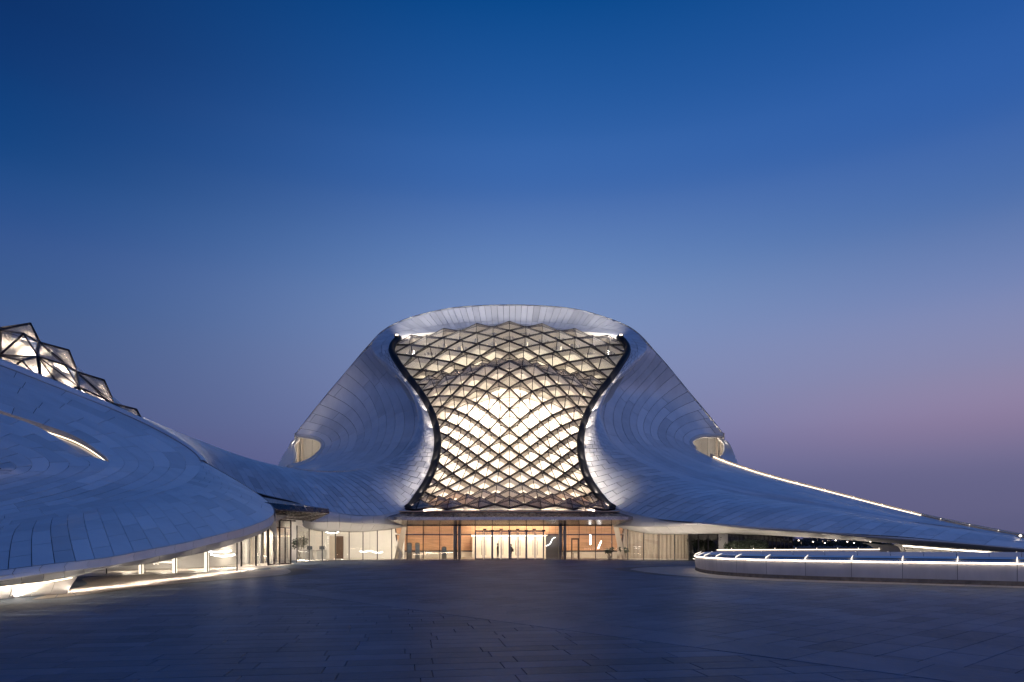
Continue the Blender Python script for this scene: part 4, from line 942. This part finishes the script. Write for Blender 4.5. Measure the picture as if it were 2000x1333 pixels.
# ================================================================== PEOPLE
def limb(m, pts, radii, sides=10, closed=True):
    m.tube(pts, radii, sides, (0, 1, .01))
def person(loc, rz, label, top, h=1.72, bag=False):
    k = h / 1.72
    V, E, Rr = [], [], []
    def v(p, r): V.append((p[0] * k, p[1] * k, p[2] * k)); Rr.append((r * k, r * k * .85)); return len(V) - 1
    pel = v((0, 0, .95), .135); wst = v((0, 0, 1.10), .12); ch = v((0, .01, 1.30), .15); nk0 = v((0, 0, 1.44), .075); nk = v((0, -.01, 1.51), .055); hd0 = v((0, -.02, 1.57), .075); hd1 = v((0, -.02, 1.65), .085); hd2 = v((0, -.01, 1.71), .06)
    E += [(pel, wst), (wst, ch), (ch, nk0), (nk0, nk), (nk, hd0), (hd0, hd1), (hd1, hd2)]
    for s_ in (-1, 1):
        hp = v((s_ * .09, 0, .90), .095); kn = v((s_ * .10, -.01 - .03 * s_, .50), .062); an = v((s_ * .105, .02 - .05 * s_, .09), .042); ft = v((s_ * .12, -.13 - .05 * s_, .035), .036)
        E += [(pel, hp), (hp, kn), (kn, an), (an, ft)]
        sh = v((s_ * .18, 0, 1.40), .065); el = v((s_ * .24, .03, 1.13), .045); wr_ = v((s_ * .22, -.06, .89), .032); pm_ = v((s_ * .215, -.08, .82), .034)
        E += [(ch, sh), (sh, el), (el, wr_), (wr_, pm_)]
        for q in range(4):
            f0 = v((s_ * (.205), -.055 - .017 * q, .765), .0095); f1 = v((s_ * (.195), -.06 - .017 * q, .725 - .006 * (q in (1, 2))), .008); E += [(pm_, f0), (f0, f1)]
        th = v((s_ * .185, -.11, .80), .010); th2 = v((s_ * .175, -.12, .765), .008); E += [(pm_, th), (th, th2)]
    me = bpy.data.meshes.new('body'); me.from_pydata(V, E, [])
    o = bpy.data.objects.new('person', me); col.objects.link(o)
    o.location = loc; o.rotation_euler = (0, 0, rz)
    sk = o.modifiers.new('skin', 'SKIN'); sk.use_smooth_shade = True
    o.modifiers.new('sub', 'SUBSURF').levels = 1
    if not me.skin_vertices: me.skin_vertices.new()
    for i, r in enumerate(Rr): me.skin_vertices[0].data[i].radius = r
    me.skin_vertices[0].data[0].use_root = True
    me.materials.append(top)
    tag(o, label, 'person')
    L0 = Vector(loc)
    hm = MB().lathe([(.001, .1), (.06, .09), (.092, .05), (.1, 0), (.085, -.06), (.001, -.07)], (0, .015, 1.66 * k), 14); hr = hm.build('hair', M['hair']); hr.parent = o
    fc = MB().lathe([(.001, .07), (.05, .05), (.066, .0), (.055, -.06), (.03, -.09), (.001, -.1)], (0, -.045, 1.63 * k), 12)
    fc.box((0, -.118, 1.62 * k), (.022, .03, .04)); fc.box((0, -.1, 1.575 * k), (.04, .012, .01)); f_ = fc.build('face', M['skin']); f_.parent = o
    if bag:
        b = MB().box((.26 * k, -.02, .98), (.12, .3, .34)); b.tube([(.26, -.1, 1.12), (.2, -.05, 1.42), (.26, .08, 1.12)], .012, 6); b.build('shoulder_bag', M['black']).parent = o
    return o
p_ = gpt(972, 76.2); person((p_[0], p_[1], 0.01), math.radians(80), 'person in dark clothes standing in profile behind the entrance doors', M['cloth'])
p_ = gpt(998, 77.2); person((p_[0], p_[1], 0.01), math.radians(-50), 'person in grey clothes with a shoulder bag behind the middle door', M['cloth2'], 1.62, True)

# ================================================================== LOBBY THINGS
def at(px, Y): p = gpt(px, Y); p[2] = .012; return p
def totem(px, Y, w, h, label):
    p = at(px, Y); t = thing('information_totem', tuple(p), label, 'totem', 'grey totems in the lobby')
    n = 10; ang = np.linspace(0, math.pi, n)
    prof = [(-w / 2, 0), (w / 2, 0)] + [(w / 2 * math.cos(a), h - w * .25 + w * .25 * math.sin(a)) for a in ang]
    f = np.array([[x, -.09, z] for x, z in prof]); b = f + [0, .18, 0]; k = len(prof)
    MB().add(np.concatenate([f, b]) + p, [tuple(range(k)), tuple(range(2 * k - 1, k - 1, -1))] + [(i, k + i, k + (i + 1) % k, (i + 1) % k) for i in range(k)]).build('body', M['grey'], t)
    MB().box(p + [0, -.1, h * .62], (w * .78, .02, h * .45)).build('screen', M['screen'], t)
    MB().box(p + [0, 0, .03], (w * 1.2, .4, .05)).build('foot', M['inox'], t)
totem(800, 75.6, .50, 1.85, 'grey rounded totem at the far end of the wood hall, outer one of a pair')
totem(815.5, 75.6, .50, 1.85, 'grey rounded totem nearer the doors, inner one of a pair')
totem(867.5, 75.2, .52, 1.42, 'shorter grey totem standing beside the steel columns')
p = at(1078.5, 75); t = thing('display_wall', tuple(p), 'tall dark grey display panel behind the glass beside the doors', 'panel')
MB().box(p + [0, 0, 1.32], (1.4, .16, 2.64)).build('panel', M['grey'], t); MB().box(p + [0, 0, .04], (1.55, .5, .07)).build('foot', M['inox'], t)
p = at(1123, 75.4); t = thing('metal_detector', tuple(p), 'brown walk-through gate frame standing in the wood hall', 'gate')
for s_ in (-.36, .36): MB().box(p + [s_, 0, 1.1], (.12, .4, 2.2)).build('side_panel', M['darkwood'], t)
MB().box(p + [0, 0, 2.24], (.84, .4, .16)).build('crossbar', M['darkwood'], t)
p = at(1124, 74.6); t = thing('side_table', tuple(p), 'small dark table before the brown gate frame', 'table')
MB().box(p + [0, 0, .72], (.6, .4, .05)).build('table_top', M['darkwood'], t)
for a in (-.26, .26):
    for b in (-.16, .16): MB().box(p + [a, b, .35], (.05, .05, .69)).build('leg', M['darkwood'], t)
p = at(779, 74.8); t = thing('white_sculpture', tuple(p), 'folded white slab leaning beside the wood hall', 'sculpture')
q = np.array([[-.5, 0, 1.45], [-.12, 0, 1.5], [.42, 0, .75], [.3, 0, 0], [-.1, 0, 0], [.02, 0, .72]])
MB().add(np.concatenate([q, q + [0, .4, 0]]) + p, [tuple(range(6))[::-1], tuple(range(6, 12))] + [(i, (i + 1) % 6, 6 + (i + 1) % 6, 6 + i) for i in range(6)]).build('slab', M['white'], t)
for px, w, lb in ((604, .8, 'white service desk with a screen nearest the tall plant'), (628, .9, 'white service desk with a screen farther from the plant')):
    Y = 72.5; p = at(px, Y); t = thing('service_desk', tuple(p), lb, 'desk', 'desks in the side lobby')
    MB().box(p + [0, 0, .5], (w, .6, 1.0)).build('cabinet', M['white'], t); MB().box(p + [0, -.02, 1.02], (w + .1, .7, .04)).build('desk_top', M['inox'], t)
    MB().box(p + [.05, 0, 1.28], (.55, .05, .36)).build('screen', M['screen'], t); MB().box(p + [.05, 0, 1.08], (.08, .08, .1)).build('stand', M['black'], t)
    MB().lathe([(.1, 0), (.1, .02)], p + [.1, -.31, .5], 12).build('emblem', M['black'], t)
# trails and reflections of lights, shaped as glowing tubes on added wires
def light_streak(px, py, Y, pts, label, r=.05):
    c_ = W(px, py, Y); t = thing('glowing_streak', tuple(c_), label, 'lamp', 'light streaks shaped as glowing tubes')
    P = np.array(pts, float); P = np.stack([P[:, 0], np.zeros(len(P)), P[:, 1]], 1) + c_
    MB().tube(Spl(P)(np.linspace(0, 1, 16)), r, 8, (0, 1, 0)).build('tube', M['light_streak'], t, smooth=True)
    top = P[np.argmax(P[:, 2])]; MB().tube([top, [top[0], top[1], 5.1]], .008, 5, (0, 1, 0)).build('added_wire', M['steel'], t)
light_streak(1076, 1058, 74.7, [(-.55, -.5), (-.05, -.2), (.15, .25), (.5, .45)], 'curved white light streak crossing the dark display panel', .022)
light_streak(1153, 1055, 77, [(0, .6), (.02, 0), (0, -.55)], 'upright white light streak built as a tube in front of the wood wall', .07)
light_streak(1171, 1065, 77, [(.2, .45), (0, 0), (-.15, -.4)], 'tilted white light streak built as a tube nearer the shrub', .06)
light_streak(726, 1078, 75, [(-1.3, .05), (-.8, -.02), (-.2, .08), (.5, -.1), (1.2, -.05)], 'wavy white light trail low in the side lobby', .035)
light_streak(650, 1040, 74, [(-.9, .1), (-.2, -.12), (.6, .02), (1.0, .3)], 'curved white light trail under the side lobby ceiling', .035)
light_streak(425, 1078, 45.5, [(-1.0, .08), (-.2, -.02), (.9, .06)], 'long bright light streak in the hall foyer, upper of two', .05)
light_streak(432, 1085, 45.8, [(-.7, .06), (.1, -.06), (.9, .04)], 'long bright light streak in the hall foyer, lower of two', .05)

# ================================================================== PLANTS
def leafball(c_, rx, rz_, n, ls, droop=0.):
    m = MB(); V, Fc = [], []
    for i in range(n):
        d = rng.normal(0, 1, 3); d /= np.linalg.norm(d); r = rng.uniform(.35, 1.) ** .6
        p = np.array(c_) + d * r * np.array([rx, rx, rz_])
        a = rng.normal(0, 1, 3); a /= np.linalg.norm(a); b = np.cross(a, d); b /= np.linalg.norm(b) + 1e-6
        l, w = ls * rng.uniform(.6, 1.3), ls * .35
        k_ = len(V); V += [p - a * l * .5, p + b * w, p + a * l * .5, p - b * w]; Fc.append((k_, k_ + 1, k_ + 2, k_ + 3))
    return m.add(V, Fc)
def plant(name, loc, h, rx, label, n=260, ls=.16, pot=True, lobes=5, group=None, cat='plant'):
    t = thing(name, tuple(loc), label, cat, group); z0 = .42 if pot else 0.
    if pot: MB().lathe([(.17, 0), (.24, .38), (.25, .42), (.21, .42), (.2, .36), (.001, .36)], loc, 16).build('pot', M['pot'], t, smooth=True)
    st = MB(); cr = MB()
    for i in range(lobes):
        a = i * 2.4; e = np.array([math.cos(a) * rx * .55, math.sin(a) * rx * .55, h * rng.uniform(.62, .86)])
        st.tube([np.array(loc) + [0, 0, z0 * .85], np.array(loc) + e * [.4, .4, .6], np.array(loc) + e], [.03, .022, .01], 6, (0, 1, .1))
        cr.join(leafball(np.array(loc) + e, rx * .62, h * .22, n // lobes, ls))
    st.build('trunk', M['bark'], t); cr.build('crown', M['leaf'], t)
plant('potted_shrub', at(1190, 74.6), 1.35, .5, 'round dark potted shrub behind the last mullion of the wood hall', 420, .14)
plant('potted_shrub', at(1218, 76), 1.5, .55, 'upright potted shrub by the white leaning wall', 300, .2, group=None)
plant('potted_tree', at(585, 68.5), 2.4, .75, 'tall dark potted tree behind the glass near the dark canopy', 600, .18, cat='tree')
for k_, (px, Y, h, rx, lb) in enumerate(((1358, 71.8, 2.6, .8, 'dark leafy tree behind tinted glass, nearer the main entrance'), (1392, 73.6, 2.8, .9, 'dark leafy tree behind tinted glass, beside the pale pier'), (1432, 71.5, 2.1, .9, 'dark rounded shrub just past the pale pier'), (1457, 71.8, 2.2, 1.1, 'dark rounded shrub in the middle of the hedge row under the wing'), (1482, 72.2, 2.1, .9, 'dark rounded shrub at the far end of the hedge row'))):
    plant('garden_shrub', at(px, Y), h, rx, lb, 900, .16, pot=False, lobes=8, group='dark shrubs under the roof wing', cat='shrub')

# ================================================================== BEYOND THE WING
t = thing('reflection_parapet', (24, 62, 0), 'added low parapet with a glowing line for the handrail and its reflection behind the curved ramp', 'wall')  # added wall; its glowing rail shapes a lit handrail and its reflection
gp = Spl(np.array([(W(1400, 0, 60)[0], 60, 0), (W(1500, 0, 62)[0], 62, 0), (W(1600, 0, 64)[0], 64, 0), (W(1718, 0, 66)[0], 66, 0)]))(np.linspace(0, 1, 24))
MB().grid(np.stack([gp + [0, 0, 0], gp + [0, 0, 1.22], gp + [0, .3, 1.22], gp + [0, .3, 0]], 1)).build('wall', M['rampwall'], t)
MB().tube(gp + [0, -.04, 1.19], .03, 6).build('reflected_line', M['led'], t)
for i in range(2, 24, 3): MB().tube([gp[i] + [0, .1, 1.2], gp[i] + [0, .1, 1.36]], .02, 6, (0, 1, 0)).build('post', M['ledsoft'], t)  # glowing posts made for the added parapet
p = W(1993, 1047, 78.5); t = thing('roof_lamp', (p[0], p[1], 0), 'bright round lamp on a slim mast at the far tip of the wing', 'lamp')
MB().tube([(p[0], p[1], 0), (p[0], p[1], p[2] - .1)], .04, 8, (0, 1, 0)).build('mast', M['inox'], t); MB().lathe([(.001, -.12), (.1, -.08), (.13, 0), (.1, .08), (.001, .12)], p, 12).build('globe', M['led2'], t, smooth=True)
names = ['with stepped top', 'with flat wide roof', 'with narrow tower', 'with twin tops', 'with sloping parapet']
ORD = ['first', 'second', 'third', 'fourth', 'fifth', 'sixth', 'seventh', 'eighth', 'ninth', 'tenth', 'eleventh', 'twelfth']
for i in range(12):
    px = 1538 + i * 15.5 + rng.uniform(-3, 3); Y = rng.uniform(620, 900); w = rng.uniform(6, 13); h = H + (HZ - rng.uniform(1049, 1058)) * Y / F
    c_ = np.array([(px - 1000) * Y / F, Y, 0])
    b = thing('distant_building', tuple(c_), f'small dark skyline block beneath the roof wing, {ORD[i]} from the dark windows', 'building', 'skyline blocks beneath the wing')
    wall = MB().box(c_ + [0, 0, h / 2], (w, 10, h)).box(c_ + [w * .15, 0, h + .8], (w * .4, 5, 1.6)).build('wall', M['city'], b)
    for r in range(2):
        for q in range(3):
            if rng.random() < .55: MB().box(c_ + [(q - 1) * w * .3, -5.1, h * (.45 + .35 * r)], (.55, .12, .7)).build('window', M['citylight'], b)
fol = leafball((0, 0, 0), 1, 1, 10, .1); V = MB()
for i in range(70):
    px = rng.uniform(1520, 1760); Y = rng.uniform(260, 420); hh = rng.uniform(2.5, 5)
    V.join(leafball(((px - 1000) * Y / F, Y, hh * .55), 3.2, hh * .5, 26, 1.3))
tl = V.build('far_treeline', M['farleaf'], kind='stuff'); tag(tl, 'dark line of trees on the horizon under the roof wing', 'treeline')
for i, px in enumerate((1560, 1588, 1611, 1632, 1655, 1668, 1684, 1700)):
    Y = 230 + 17 * (i % 3); z = H + (HZ - (1056 + 5 * ((i * 7) % 3) / 2)) * Y / F; x = (px - 1000) * Y / F
    t = thing('street_lamp', (x, Y, 0), f'far glowing street lamp beneath the roof wing, {ORD[i]} from the dark windows', 'lamp', 'far street lamps beneath the wing')
    MB().tube([(x, Y, 0), (x, Y, z)], .07, 6, (0, 1, 0)).build('post', M['steel'], t); MB().lathe([(.001, -.15), (.2, -.1), (.25, 0), (.15, .12), (.001, .15)], (x, Y, z), 10).build('lamp_head', M['led2'], t)
